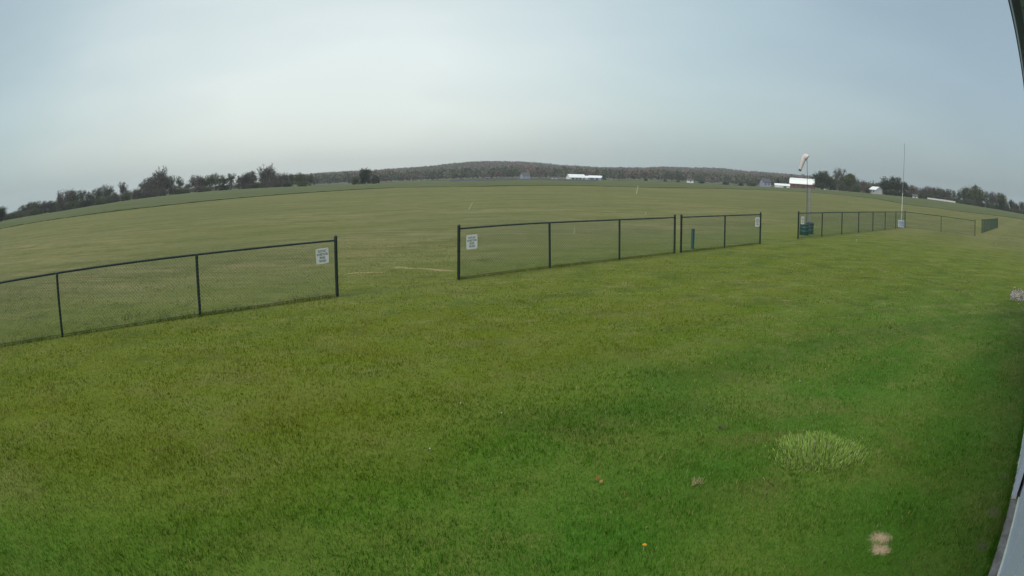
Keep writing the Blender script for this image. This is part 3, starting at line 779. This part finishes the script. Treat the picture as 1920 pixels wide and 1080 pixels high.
# local frame: x along the wall (u), y = -n
def lb(m, u0, u1, n0, n1, z0, z1, bev=0): m.box(((u0+u1)/2, -(n0+n1)/2, (z0+z1)/2), (u1-u0, abs(n1-n0), z1-z0), 0, bev)
m = MB(); lb(m, U0, U1, WALL_N, WALL_N+6.0, .05, EAVE_Z-.012)
for uu in np.arange(U0+.1, U1-.1, .914):
    if .95 < uu < 2.05 or JOINT-.1 < uu < JOINT+4.2 or -4.3 < uu < -2.7: continue
    lb(m, uu-.012, uu+.012, WALL_N-.014, WALL_N-.0005, .09, EAVE_Z-.015)
m.build('wall', M['siding'], t)
m = MB(); lb(m, U0, JOINT-.02, WALL_N-.020, WALL_N+.03, .012, .048, .004); m.build('base_trim', M['trim'], t)
d_ = MB(); lb(d_, JOINT, JOINT+4.0, .368, .440, .03, 2.9, .004); dr_ = d_.build('sliding_door', M['siding'], t)
m = MB(); lb(m, JOINT-.001, JOINT+4.001, .362, .446, .008, .045, .003); m.build('door_trim', M['trim'], dr_)
m = MB(); lb(m, JOINT+.15, JOINT+.19, .33, .3675, 1.0, 1.3, .004); m.build('handle', M['darkgrey'], dr_)
m = MB(); lb(m, JOINT-4.2, JOINT+4.2, .36, WALL_N-.001, 2.91, 3.0, .004); m.build('door_track', M['galv'], t)
d_ = MB(); lb(d_, 1.05, 1.95, WALL_N-.03, WALL_N-.002, .06, 2.1, .004); dd_ = d_.build('door', M['whitewall'], t)
m = MB(); lb(m, 1.82, 1.86, WALL_N-.08, WALL_N-.031, 1.0, 1.05, .01); m.build('handle', M['galv'], dd_)
m = MB(); lb(m, -4.2, -2.8, WALL_N-.02, WALL_N-.003, 1.1, 2.1); wn = m.build('window', M['glass'], t)
m = MB()
for a_ in ((-4.26, -4.2, 1.04, 2.16), (-2.8, -2.74, 1.04, 2.16), (-4.2, -2.8, 1.04, 1.1), (-4.2, -2.8, 2.1, 2.16)): lb(m, a_[0], a_[1], WALL_N-.04, WALL_N-.002, a_[2], a_[3])
m.build('frame', M['trim'], wn)
m = MB(); lb(m, U0-.4, U1+.4, EAVE_N+.07, WALL_N+.1, EAVE_Z+.012, EAVE_Z+.03)
for uu in np.arange(U0-.3, U1+.3, .3): lb(m, uu-.006, uu+.006, EAVE_N+.072, WALL_N-.02, EAVE_Z+.004, EAVE_Z+.0118)
m.build('soffit', M['soffit'], t)
m = MB(); lb(m, U0-.4, U1+.4, EAVE_N, EAVE_N+.068, EAVE_Z, EAVE_Z+.16, .004); m.build('fascia', M['fascia'], t)
m = MB(); zz = EAVE_Z+.163
P = [(U0-.4, -(EAVE_N-.01), zz), (U1+.4, -(EAVE_N-.01), zz), (U1+.4, -3.5, zz+.95), (U0-.4, -3.5, zz+.95), (U1+.4, -6.9, zz), (U0-.4, -6.9, zz)]
P += [(x, y, z+.04) for x, y, z in P]
m.add(P, [(3, 2, 1, 0), (5, 4, 2, 3), (6, 7, 8, 9), (9, 8, 10, 11), (0, 1, 7, 6), (4, 5, 11, 10), (1, 2, 8, 7), (2, 4, 10, 8), (3, 0, 6, 9), (5, 3, 9, 11)])
m.build('roof', M['roofmetal'], t)
m = MB()
for s_, e_ in ((U0, -3.3), (-3.29, 1.2), (1.21, JOINT-.01), (JOINT, U1)): lb(m, s_, e_, .366 if e_ <= JOINT else .34, WALL_N+.2, -.1, .012 if e_ <= JOINT else .006, .004)
o = m.build('concrete_footing', M['concrete']); o.rotation_euler = (0, 0, rzD); tag(o, 'grey brown concrete footing strip along the clubhouse wall', kind='structure')

# ------------------------------------------------------------------ distant farm buildings
def gable(name, az, dist, wd, dp, hw, hr, wallm, roofm, label, cat='building', turn=0, doors=(), gambrel=False, endgable=False, group=None, chimney=False):
    """A building whose long side (eaves) faces the camera, centre at azimuth az."""
    p = polar(az, dist); face = -R(az)+turn
    t = thing(name, (p.x, p.y, p.z-.1), label, cat, group, rz=face)
    if endgable: face_w, face_d = dp, wd
    m = MB(); m.box((0, 0, hw/2), (wd, dp, hw)); 
    # gable ends
    if gambrel: prof = [(-dp/2-.3, hw), (-dp/2*.82, hw+(hr-hw)*.62), (0, hr), (dp/2*.82, hw+(hr-hw)*.62), (dp/2+.3, hw)]
    else: prof = [(-dp/2-.4, hw-.1), (0, hr), (dp/2+.4, hw-.1)]
    inner = [(y*.97, z-.12) for y, z in prof]
    for s_ in (-1, 1):
        k = len(inner); x0 = s_*(wd/2-.02); x1 = s_*(wd/2-.3)
        P = [(x0, y, z) for y, z in inner]+[(x1, y, z) for y, z in inner]
        F = [tuple(range(k)) if s_ > 0 else tuple(range(k-1, -1, -1)), tuple(range(2*k-1, k-1, -1)) if s_ > 0 else tuple(range(k, 2*k))]
        for i in range(k): F.append((i, k+i, k+(i+1) % k, (i+1) % k))
        m.add(P, F)
    m.build('wall', wallm, t)
    r = MB(); k = len(prof); ov = .5
    P = [(-wd/2-ov, y, z) for y, z in prof]+[(wd/2+ov, y, z) for y, z in prof]
    P += [(x, y, z+.18) for x, y, z in P]
    F = []
    for i in range(k-1):
        F += [(i, i+1, k+i+1, k+i), (2*k+i, 3*k+i, 3*k+i+1, 2*k+i+1), (i, 2*k+i, 2*k+i+1, i+1), (k+i, k+i+1, 3*k+i+1, 3*k+i)]
    F += [(0, k, 3*k, 2*k), (k-1, 3*k-1, 4*k-1, 2*k-1)]
    r.add(P, F); rf = r.build('roof', roofm, t)
    if chimney: MB().box((wd*.2, 0, hr+.3), (.8, .8, 1.4)).build('chimney', M['barnred'], rf)
    for x, w_, h_, kind in doors:
        z0 = .0 if kind == 'door' else hw*.42
        d = MB(); d.box((x, -dp/2-.03, z0+h_/2), (w_, .06, h_)); dd = d.build(kind, M['darkopen'] if kind == 'door' else M['glass'], t)
    return t
gable('barn', 24.25, 560, 20.6, 11, 3.4, 7.9, M['barnred'], M['whiteroof'], 'red barn with a bright white gambrel roof behind the windsock', 'barn', -.10, [(-7, 1.6, 1.4, 'window'), (-3.5, 1.6, 1.4, 'window'), (1.0, 3.2, 2.6, 'door'), (5, 1.2, 1.2, 'window'), (7.5, 1.2, 1.2, 'window')], True)
gable('farm_shed', 22.45, 552, 12, 8, 1.5, 3.0, M['whitewall'], M['whiteroof'], 'low white shed attached left of the red barn', 'shed', .1, [(2, 2.5, 1.2, 'door')])
gable('machine_shed', 5.15, 800, 19, 14, 2.4, 6.0, M['whitewall'], M['whiteroof'], 'larger of two white roofed sheds under the wooded hill', 'shed', .35, [(-6, 3.4, 1.9, 'door'), (-1.5, 3.2, 1.9, 'door'), (2.6, 3.2, 1.9, 'door'), (7, 2, 1.6, 'door')])
gable('machine_shed', 5.95, 812, 8, 12, 2.0, 4.6, M['whitewall'], M['whiteroof'], 'small white roofed lean-to between the two distant sheds', 'shed', -.3, [(0, 3, 1.6, 'door')])
gable('machine_shed', 6.75, 800, 15, 12, 2.6, 5.0, M['greywall'], M['whiteroof'], 'right of two white roofed sheds, its walls darker', 'shed', -.2, [(-3, 4, 2.2, 'door'), (3, 3, 2.2, 'door')])
gable('farmhouse', 1.05, 830, 9, 9, 4.5, 7.6, M['greywall'], M['darkroof'], 'blue grey house among trees left of the white sheds', 'house', .3, [(-2, 1, 1.4, 'window'), (2, 1, 1.4, 'window')])
gable('small_shed', -2.0, 830, 6, 6, 1.4, 2.6, M['greywall'], M['darkroof'], 'small grey shed at the foot of the highest part of the hill', 'shed', .1, [(0, 2, 1.4, 'door')])
gable('small_shed', -3.6, 820, 5, 5, .8, 1.5, M['whitewall'], M['darkroof'], 'lowest pale shed at the left foot of the hill', 'shed', -.1, [(0, 1.5, 1, 'door')])
gable('small_shed', 3.4, 800, 6, 5, 1.6, 2.8, M['whitewall'], M['darkroof'], 'little white outbuilding just left of the larger white shed', 'shed', .1, [(0, 1.5, 1, 'door')])
gable('farmhouse', 21.0, 600, 7.5, 8, 4.2, 7.2, M['greywall'], M['darkroof'], 'blue grey house left of the low white shed and barn', 'house', .5, [(-2, 1, 1.3, 'window'), (1.6, 1, 1.3, 'window')], chimney=True)
gable('farmhouse', 27.35, 575, 8, 8, 3.6, 6.3, M['whitewall'], M['darkroof'], 'white house half hidden by trees right of the barn', 'house', .2, [(-2.4, 1.2, 1.4, 'window'), (0, 1.2, 1.4, 'window'), (2.4, 1.2, 1.4, 'window')])
gable('farm_shed', 26.1, 560, 5, 5, 2.2, 3.5, M['whitewall'], M['darkroof'], 'small white shed between the barn and the half hidden house', 'shed', -.2, [(0, 1.6, 1.6, 'door')])
gable('farmhouse', 30.95, 500, 8.5, 7, 3.0, 5.2, M['palewall'], M['whiteroof'], 'white house with a bright gable roof between two tree groups', 'house', -.9, [(-2, 1.1, 1.3, 'window'), (1.5, 1.1, 1.3, 'window')])
gable('farm_shed', 34.8, 505, 4.5, 4, 1.3, 2.6, M['whitewall'], M['darkroof'], 'tiny white building right of the tall white pole', 'shed', .1, [(0, 1, 1, 'door')])
gable('farmhouse', 14.6, 700, 6, 6, 2.6, 4.4, M['whitewall'], M['darkroof'], 'pale distant house between the thin utility poles', 'house', .2, [(0, 1, 1.2, 'window')])
# long low white board fence
a0, a1 = polar(36.1, 498), polar(39.1, 498)
t = thing('white_board_fence', a0, 'long low white board fence before the right hand trees', 'fence')
L = (a1-a0).length; dd = (a1-a0)/L; nb = 11
for i in range(nb): 
    p_ = dd*(L*i/(nb-1)); MB().box((p_.x, p_.y, .65), (.16, .16, 1.3), math.atan2(dd.y, dd.x)).build('post', M['whitewall'], t)
for z in (.35, .72, 1.09):
    c_ = dd*(L/2); m = MB(); m.box((c_.x, c_.y, z+c_.z), (L, .05, .27), math.atan2(dd.y, dd.x)); m.build('rail', M['whitewall'], t)

# utility poles
pr_ = None
for az, dist, h, lab in ((7.8, 640, 8.2, 'utility pole just right of the white roofed sheds'), (12.1, 620, 8.6, 'utility pole in the middle of the wooded hill line'), (17.0, 600, 8.2, 'utility pole midway between hill centre and barn'), (42.6, 470, 6.5, 'pale utility pole in front of the far right trees')):
    p = polar(az, dist)
    if pr_ is None:
        pr_ = t = thing('utility_pole', p, lab, 'pole', 'distant utility poles')
        MB().tube((0, 0, 0), (0, 0, 8.4), .26, .16, 8).build('shaft', M['wood'], t, True)
        MB().box((0, 0, 7.7), (2.4, .15, .18)).build('crossarm', M['wood'], t)
        for x in (-1.0, 0.3, 1.0): MB().lathe((x, 0, 7.8), [(.06, 0), (.07, .1), (.03, .18)], 6).build('insulator', M['galv'], t)
    else: t = copy_tree(pr_); t['label'] = lab
    t.location = p; t.rotation_euler = (0, 0, -R(az)+.4); t.scale = (1, 1, h/8.4)

# ------------------------------------------------------------------ trees
def tree_meshes(kind, seed):
    """unit tree 10 m tall: (trunk with limbs, crown)."""
    rs = random.Random(seed); m = MB(); tips = []
    def limb(p, d, L, r, depth):
        q = p+d*L; m.tube(p, q, r, r*.62, 5, False)
        if depth == 0: tips.append(q); return
        tips.append(p+d*L*.5)
        for i in range(rs.choice((2, 3, 3))):
            nd = (d*rs.uniform(.7, 1.1)+Vector((rs.gauss(0, 1), rs.gauss(0, 1), rs.gauss(.25, .5)))*spread).normalized()
            tips.append(q); limb(q, nd, L*rs.uniform(.6, .82), r*.6, depth-1)
    if kind == 'conifer':
        m.tube((0, 0, 0), (0, 0, 9.8), .22, .03, 6, False); tips = []
    elif kind == 'bush':
        spread = .8
        for i in range(5): limb(Vector((rs.uniform(-.8, .8), rs.uniform(-.8, .8), 0)), Vector((rs.gauss(0, .5), rs.gauss(0, .5), 1)).normalized(), 2.2, .09, 2)
    else:
        spread = {'round': .72, 'bare': .5, 'tall': .38}[kind]
        limb(Vector((0, 0, 0)), Vector((rs.gauss(0, .04), rs.gauss(0, .04), 1)).normalized(), {'round': 1.5, 'bare': 2.0, 'tall': 2.2}[kind], .26, 4 if kind != 'bush' else 2)
    V = np.array([tuple(v) for v in m.v]); top = V[:, 2].max()
    if kind != 'conifer':
        sc_ = 9.6/top
        m.v = [(x*sc_, y*sc_, z*sc_) for x, y, z in m.v]; tips = [q*sc_ for q in tips]
    tr = bpy.data.meshes.new('trunk'); tr.from_pydata(m.v, [], m.f); tr.update()
    # crown: leaf clumps as many small faces, in lobes round the limb tips
    g = np.random.default_rng(seed); P = []; 
    if kind == 'conifer':
        z = g.uniform(.6, 9.9, 1500); rad = (10-z)*.24*np.sqrt(g.uniform(.1, 1, 1500))*(1+.2*np.sin(z*5)); a = g.uniform(0, 6.283, 1500)
        P = np.stack([rad*np.cos(a), rad*np.sin(a), z-.15*rad], -1); size = g.uniform(.18, .42, 1500)
        shade = np.ones(1500)
    else:
        # lobes packed in an uneven envelope, denser low down, with gaps between them
        nl, rx, zc, rz_, n, sp = {'round': (30, 4.1, 5.4, 4.1, 5200, .85), 'bare': (36, 3.8, 5.4, 4.3, 4200, .70), 'tall': (26, 2.6, 5.2, 4.5, 2800, .62), 'bush': (20, 4.8, 4.0, 4.6, 3200, 1.1)}[kind]
        T = g.normal(0, 1, (nl, 3)); T /= np.linalg.norm(T, axis=1)[:, None]; T *= g.uniform(.25, .88, (nl, 1))
        T = T*np.array([rx, rx, rz_])+np.array([0, 0, zc]); T[:, 2] = np.maximum(T[:, 2], .8)
        low = np.stack([g.normal(0, rx*.5, 6), g.normal(0, rx*.5, 6), g.uniform(.6, 2.2, 6)], -1); T = np.concatenate([T, low])
        tone = g.uniform(.72, 1.28, len(T)); lsz = g.uniform(.6, 1.25, len(T)); i = g.integers(0, len(T), n)
        P = T[i]+g.normal(0, sp, (n, 3))*lsz[i][:, None]*np.array([1, 1, .85]); P[:, 2] = np.where(P[:, 2] < .2, g.uniform(.1, 2.0, n), P[:, 2])
        size = g.uniform(.25, .72, n) if kind not in ('bare', 'tall') else g.uniform(.2, .62, n); shade = tone[i]
    n = len(P)
    d1 = g.normal(0, 1, (n, 3)); d1 /= np.linalg.norm(d1, axis=1)[:, None]
    d2 = np.cross(d1, g.normal(0, 1, (n, 3))); d2 /= np.linalg.norm(d2, axis=1)[:, None]
    el_ = 1.0 if kind not in ('bare', 'tall') else .6
    a, b = d1*size[:, None], d2*size[:, None]*el_*.7
    Q = np.stack([P-a*.5, P+b*.5, P+a*.5, P-b*.5], 1).reshape(-1, 3)
    return tr, Q, np.repeat(shade*g.uniform(.7, 1.3, n), 4)
PAL = {'dark': (.046, .066, .032), 'olive': (.082, .104, .040), 'grey': (.098, .088, .076), 'brown': (.120, .085, .062), 'green': (.070, .090, .038), 'pine': (.028, .042, .026)}
_cache = {}
def tree_proto(kind, seed, tone):
    key = (kind, seed, tone)
    if key not in _cache:
        tr, Q, sh = tree_meshes(kind, seed)
        n = len(Q)//4
        cme_ = npmesh('crown', Q, np.arange(4*n), np.full(n, 4), np.array(PAL[tone])[None]*sh[:, None])
        cme_.materials.append(M['leafcol']); tr.materials.append(M['bark'])
        _cache[key] = (tr, cme_)
    return _cache[key]
NAMES = {'conifer': 'conifer_tree', 'bush': 'bush', 'round': 'broadleaf_tree', 'bare': 'bare_tree', 'tall': 'bare_tree'}
ORD = ['first', 'second', 'third', 'fourth', 'fifth', 'sixth', 'seventh', 'eighth', 'ninth', 'tenth', 'eleventh', 'twelfth', 'thirteenth', 'fourteenth', 'fifteenth', 'sixteenth', 'seventeenth', 'eighteenth', 'nineteenth', 'twentieth']
_cnt = {}
WORD = {'bare': 'open crowned', 'tall': 'narrow upright', 'round': 'full crowned'}
TONE = {'grey': 'grey', 'olive': 'olive', 'dark': 'dark', 'brown': 'brown'}
def row_label(kind, tone, az):
    for lim, w_ in ((-44, 'at the left picture edge'), (-38, 'above the leftmost fence post'), (-30, 'above the blank left fence bays'), (-23, 'above the middle of the left fence'), (0, 'above the left fence sign'),
                    (36.2, 'just right of the tall white pole'), (39.2, 'behind the long white board fence'), (42.5, 'above the corner fence run'), (45, 'above the farthest fence'), (90, 'at the right picture edge')):
        if az < lim: break
    b_ = kind == 'bush'; key = (w_, b_); _cnt[key] = _cnt.get(key, 0)+1
    o_ = ORD[min(_cnt[key], 20)-1]
    return '%s %s, %s from left %s' % (TONE[tone], 'low bush' if b_ else WORD[kind]+' tree', o_, w_)
def tree(kind, seed, tone, az, dist, top_el=None, h=None, wd=1.0, label='', group=None, sink=0):
    p = polar(az, dist)
    if h is None: h = CAM_H + dist*math.tan(R(top_el)) - p.z
    tr, cr = tree_proto(kind, seed, tone)
    t = thing(NAMES[kind], (p.x, p.y, p.z-sink), label, 'bush' if kind == 'bush' else 'tree', group, rz=random.uniform(0, 6.28))
    s = max(h, .8)/10
    for nm, me in (('trunk', tr), ('crown', cr)):
        o = bpy.data.objects.new(nm, me); C.objects.link(o); o.parent = t
    t.scale = (s*wd, s*wd, s)
    return t
random.seed(21)
# left treeline: silhouette read against the sky
LAZ = [-52, -48, -46.3, -45.3, -44.4, -43, -41.5, -40.5, -40, -38.5, -37, -35.2, -33, -31.5, -29.9, -28.7, -27.4, -24, -21.2, -20.3, -19.6, -18, -16]
LEL = [.7, .65, .35, 0, .55, .5, .4, .2, 1.1, 1.0, .8, 1.05, 1.2, 1.1, 1.5, 1.1, 1.15, 1.0, 1.0, 1.2, .95, .75, .6]
GL = 'row of hazy trees along the left skyline'
az = -50.0; i = 0
while az < -16.4:
    te = float(np.interp(az, LAZ, LEL)); dist = random.uniform(430, 520)
    kind = random.choice(('bare', 'bare', 'tall', 'round', 'bush')); tone = random.choice(('grey', 'grey', 'olive', 'dark'))
    wd = random.uniform(.9, 1.3) * (1.5 if te < .7 else 1)
    lab = row_label(kind, tone, az)
    if kind == 'bush': te = te*.45-.1
    tree(kind, 1+i % 3, tone, az, dist, te+random.uniform(-.12, .1), wd=wd, label=lab, group=GL)
    if random.random() < .75:
        tn2 = random.choice(('grey', 'olive', 'dark')); tree('bush', 4+i % 3, tn2, az+.3, 425+random.uniform(0, 20), -.15+max(te, .3)*.3, wd=1.9, label=row_label('bush', tn2, az+.3), group=GL)
    az += random.uniform(.42, .75); i += 1
for azx, te, k_, tn, wd, lab in ((-29.9, 2.2, 'bare', 'grey', .8, 'tallest bare tree standing out of the left skyline row'), (-20.3, 1.75, 'bare', 'grey', .9, 'tall bare tree at the right end of the left skyline row'),
                            (-47.5, .75, 'round', 'dark', 1.1, 'dark rounded tree cut by the left edge of the picture'), (-40.0, 1.2, 'tall', 'grey', 1.0, 'upright grey tree where the left skyline steps up'),
                            (-12.0, 1.0, 'round', 'dark', .85, 'dark round tree standing alone left of the wooded hill')):
    tree(k_, 31, tn, azx, 420 if azx > -45 else 330, te, wd=wd, label=lab)
tree('bush', 33, 'dark', -11.2, 440, .45, wd=1.0, label='dark bush beside the lone round tree left of the hill')
tree('bush', 34, 'dark', -12.8, 440, .25, wd=1.0, label='low dark bush at the left foot of the lone round tree')
# farm trees on the right
RG = [('round', 41, 'dark', 25.95, 530, 1.42, 1.0, 'big dark round tree just right of the barn'),
      ('round', 42, 'green', 26.7, 545, .95, 1.1, 'mid green tree in front of the half hidden white house'),
      ('bare', 43, 'grey', 27.55, 570, 1.72, .75, 'tallest bare forked tree right of the barn'),
      ('round', 44, 'olive', 28.45, 520, 1.30, 1.05, 'olive green tree with a peaked crown right of the bare tree'),
      ('bush', 45, 'green', 27.9, 505, .50, 1.4, 'wide green bush under the olive peaked tree'),
      ('bush', 46, 'green', 29.1, 505, .55, 1.3, 'green bush at the right foot of the olive peaked tree'),
      ('tall', 47, 'brown', 29.8, 560, .92, 1.0, 'thin brown tree left of the white gable roofed house'),
      ('bush', 48, 'brown', 30.2, 540, .62, 1.3, 'brown thicket behind the white gable roofed house'),
      ('bush', 49, 'dark', 30.15, 500, .30, 1.2, 'dark bush at the left corner of the white gable house'),
      ('tall', 50, 'brown', 30.9, 570, .78, 1.2, 'thin brown tree behind the white gable roof'),
      ('round', 51, 'dark', 31.95, 510, 1.28, .95, 'dark spreading tree right of the white gable house'),
      ('round', 52, 'dark', 32.75, 505, 1.45, .95, 'tallest dark tree just left of the tall white pole'),
      ('round', 53, 'dark', 33.55, 515, 1.12, .95, 'dark tree directly behind the tall white pole'),
      ('bush', 54, 'dark', 32.6, 495, .42, 1.8, 'dark low thicket under the trees by the white pole'),
      ('bush', 55, 'dark', 33.6, 495, .35, 1.8, 'dark low thicket right of the white pole'),
      ('conifer', 56, 'pine', 22.1, 610, .50, 1.6, 'small dark conifer behind the low white shed'),
      ('bush', 57, 'green', 19.9, 560, .12, 2.0, 'green bush in the open field left of the blue grey house'),
      ('bush', 58, 'dark', 18.9, 555, .10, 1.2, 'small upright dark bush farther left in the open field'),
      ('bush', 59, 'dark', 10.9, 560, -.02, 1.5, 'small dark bush on the field edge below the hill dip'),
      ('bush', 60, 'dark', 12.5, 560, -.06, 1.8, 'small dark bush just right of the middle utility pole'),
      ('bush', 61, 'dark', 13.6, 560, -.08, 2.2, 'low dark bush under the reddish part of the hill'),
      ('bush', 62, 'dark', 15.6, 560, -.05, 3.0, 'long low dark bush on the crop field edge'),
      ('bush', 63, 'dark', 17.6, 560, -.02, 2.6, 'low dark bush right of the third utility pole'),
      ('round', 64, 'dark', 7.35, 815, .22, 1.3, 'dark tree at the right end of the white roofed sheds')]
for k_, sd_, tn, azx, dist, te, wd, lab in RG:
    tree(k_, sd_, tn, azx, dist, te+(.06 if te > .7 else 0), wd=wd*(1.22 if 25 < azx < 35 else 1), label=lab)
# right hand treeline
RAZ = [33.9, 34.6, 36.3, 38, 39.1, 40.3, 40.9, 41.5, 42.8, 43.6, 44.6, 45.3, 46.3, 47.3, 54]
REL = [.98, .82, 1.0, 1.05, 1.05, 1.32, 1.45, 1.6, 1.42, 1.4, 1.42, .98, .85, 1.05, 1.0]
GR = 'line of trees beyond the crop along the right horizon'
az = 34.1; i = 0
while az < 53:
    te = float(np.interp(az, RAZ, REL))
    kind = random.choice(('bare', 'tall', 'round', 'bare')); tone = random.choice(('grey', 'grey', 'brown', 'grey', 'olive')) if az < 39.5 else random.choice(('dark', 'olive', 'dark', 'grey', 'olive'))
    lab = row_label(kind, tone, az)
    tree(kind, 1+i % 3, tone, az, random.uniform(530, 600), te+random.uniform(-.18, .1), wd=random.uniform(.9, 1.2), label=lab, group=GR)
    tn2 = random.choice(('dark', 'olive', 'grey')); tree('bush', 4+i % 3, tn2, az+.25, random.uniform(510, 525), .25+random.uniform(-.1, .25), wd=1.7, label=row_label('bush', tn2, az+.25), group=GR)
    az += random.uniform(.33, .58); i += 1
tree('round', 71, 'dark', 44.5, 505, 1.42, wd=.85, label='darkest round topped tree at the right end of the treeline')

# ------------------------------------------------------------------ woods on the hill, one mass
def woods():
    g = np.random.default_rng(5)
    n = 11500
    az = g.uniform(-19, 33, n)
    r = np.where(g.uniform(0, 1, n) < .13, g.uniform(860, 960, n), 960+ (HILL_R+60-960)*np.sqrt(g.uniform(0, 1, n)))
    # clearings in front of the foot of the hill
    x, y = r*np.sin(np.radians(az)), r*np.cos(np.radians(az)); z = terrain(x, y)
    hh = g.uniform(.68, 1.2, n)*TREE_H*np.where(r < 1000, 1.25, 1)
    pal = np.array([[.130, .104, .088], [.165, .100, .082], [.108, .098, .072], [.088, .096, .052], [.040, .056, .034], [.150, .128, .105]])
    zone = np.sin(az*.55+1.3)+.7*np.sin(az*1.7+r*.004)+g.normal(0, .7, n)
    ci = np.where(zone > 1.1, 1, np.where(zone > .3, 0, np.where(zone > -.5, 2, np.where(zone > -1.2, 5, 3))))
    ci = np.where(g.uniform(0, 1, n) < .08, 4, ci); ci = np.where((r < 1150) & (g.uniform(0, 1, n) < .3), 4, ci); ci = np.where((r < 1250) & (g.uniform(0, 1, n) < .3), 3, ci)
    col = pal[ci]*g.uniform(.80, 1.2, (n, 1))*1.15
    k = 22
    P = np.repeat(np.stack([x, y, z], -1)[:, None], k, 1)
    d = g.normal(0, 1, (n, k, 3)); d /= np.linalg.norm(d, axis=2)[..., None]
    rad = hh[:, None, None]*.36*g.uniform(.45, 1, (n, k, 1))
    P = P+d*rad*np.array([1, 1, 1.1]); P[..., 2] += hh[:, None]*.6
    P = P.reshape(-1, 3); N_ = len(P)
    size = g.uniform(1.8, 4.2, N_)
    d1 = g.normal(0, 1, (N_, 3)); d1 /= np.linalg.norm(d1, axis=1)[:, None]
    d2 = np.cross(d1, g.normal(0, 1, (N_, 3))); d2 /= np.linalg.norm(d2, axis=1)[:, None]
    a, b = d1*size[:, None]*.5, d2*size[:, None]*.4
    Q = np.stack([P-a, P+b, P+a, P-b], 1).reshape(-1, 3)
    cc = np.repeat(np.repeat(col, k, 0)*g.uniform(.88, 1.12, (N_, 1)), 4, 0)
    return npmesh('woods', Q, np.arange(4*N_), np.full(N_, 4), cc)
tag(link('woods', woods(), M['leafcol']), 'grey brown and reddish spring woods covering the far low hill', 'woods', kind='stuff')

# ------------------------------------------------------------------ air
hz = MB(); hz.box((0, 0, 35), (5900, 5900, 92))
M['haze'] = bpy.data.materials.new('haze'); M['haze'].use_nodes = True
hn = M['haze'].node_tree; hn.nodes.clear()
ho = hn.nodes.new('ShaderNodeOutputMaterial'); pv = hn.nodes.new('ShaderNodeVolumePrincipled')
pv.inputs['Color'].default_value = (.92, .98, 1, 1); pv.inputs['Density'].default_value = .00021; pv.inputs['Anisotropy'].default_value = .1
hn.links.new(pv.outputs[0], ho.inputs['Volume'])
ho_ = hz.build('haze', M['haze']); tag(ho_, 'pale even haze fading the far hill and trees', 'haze', kind='stuff')
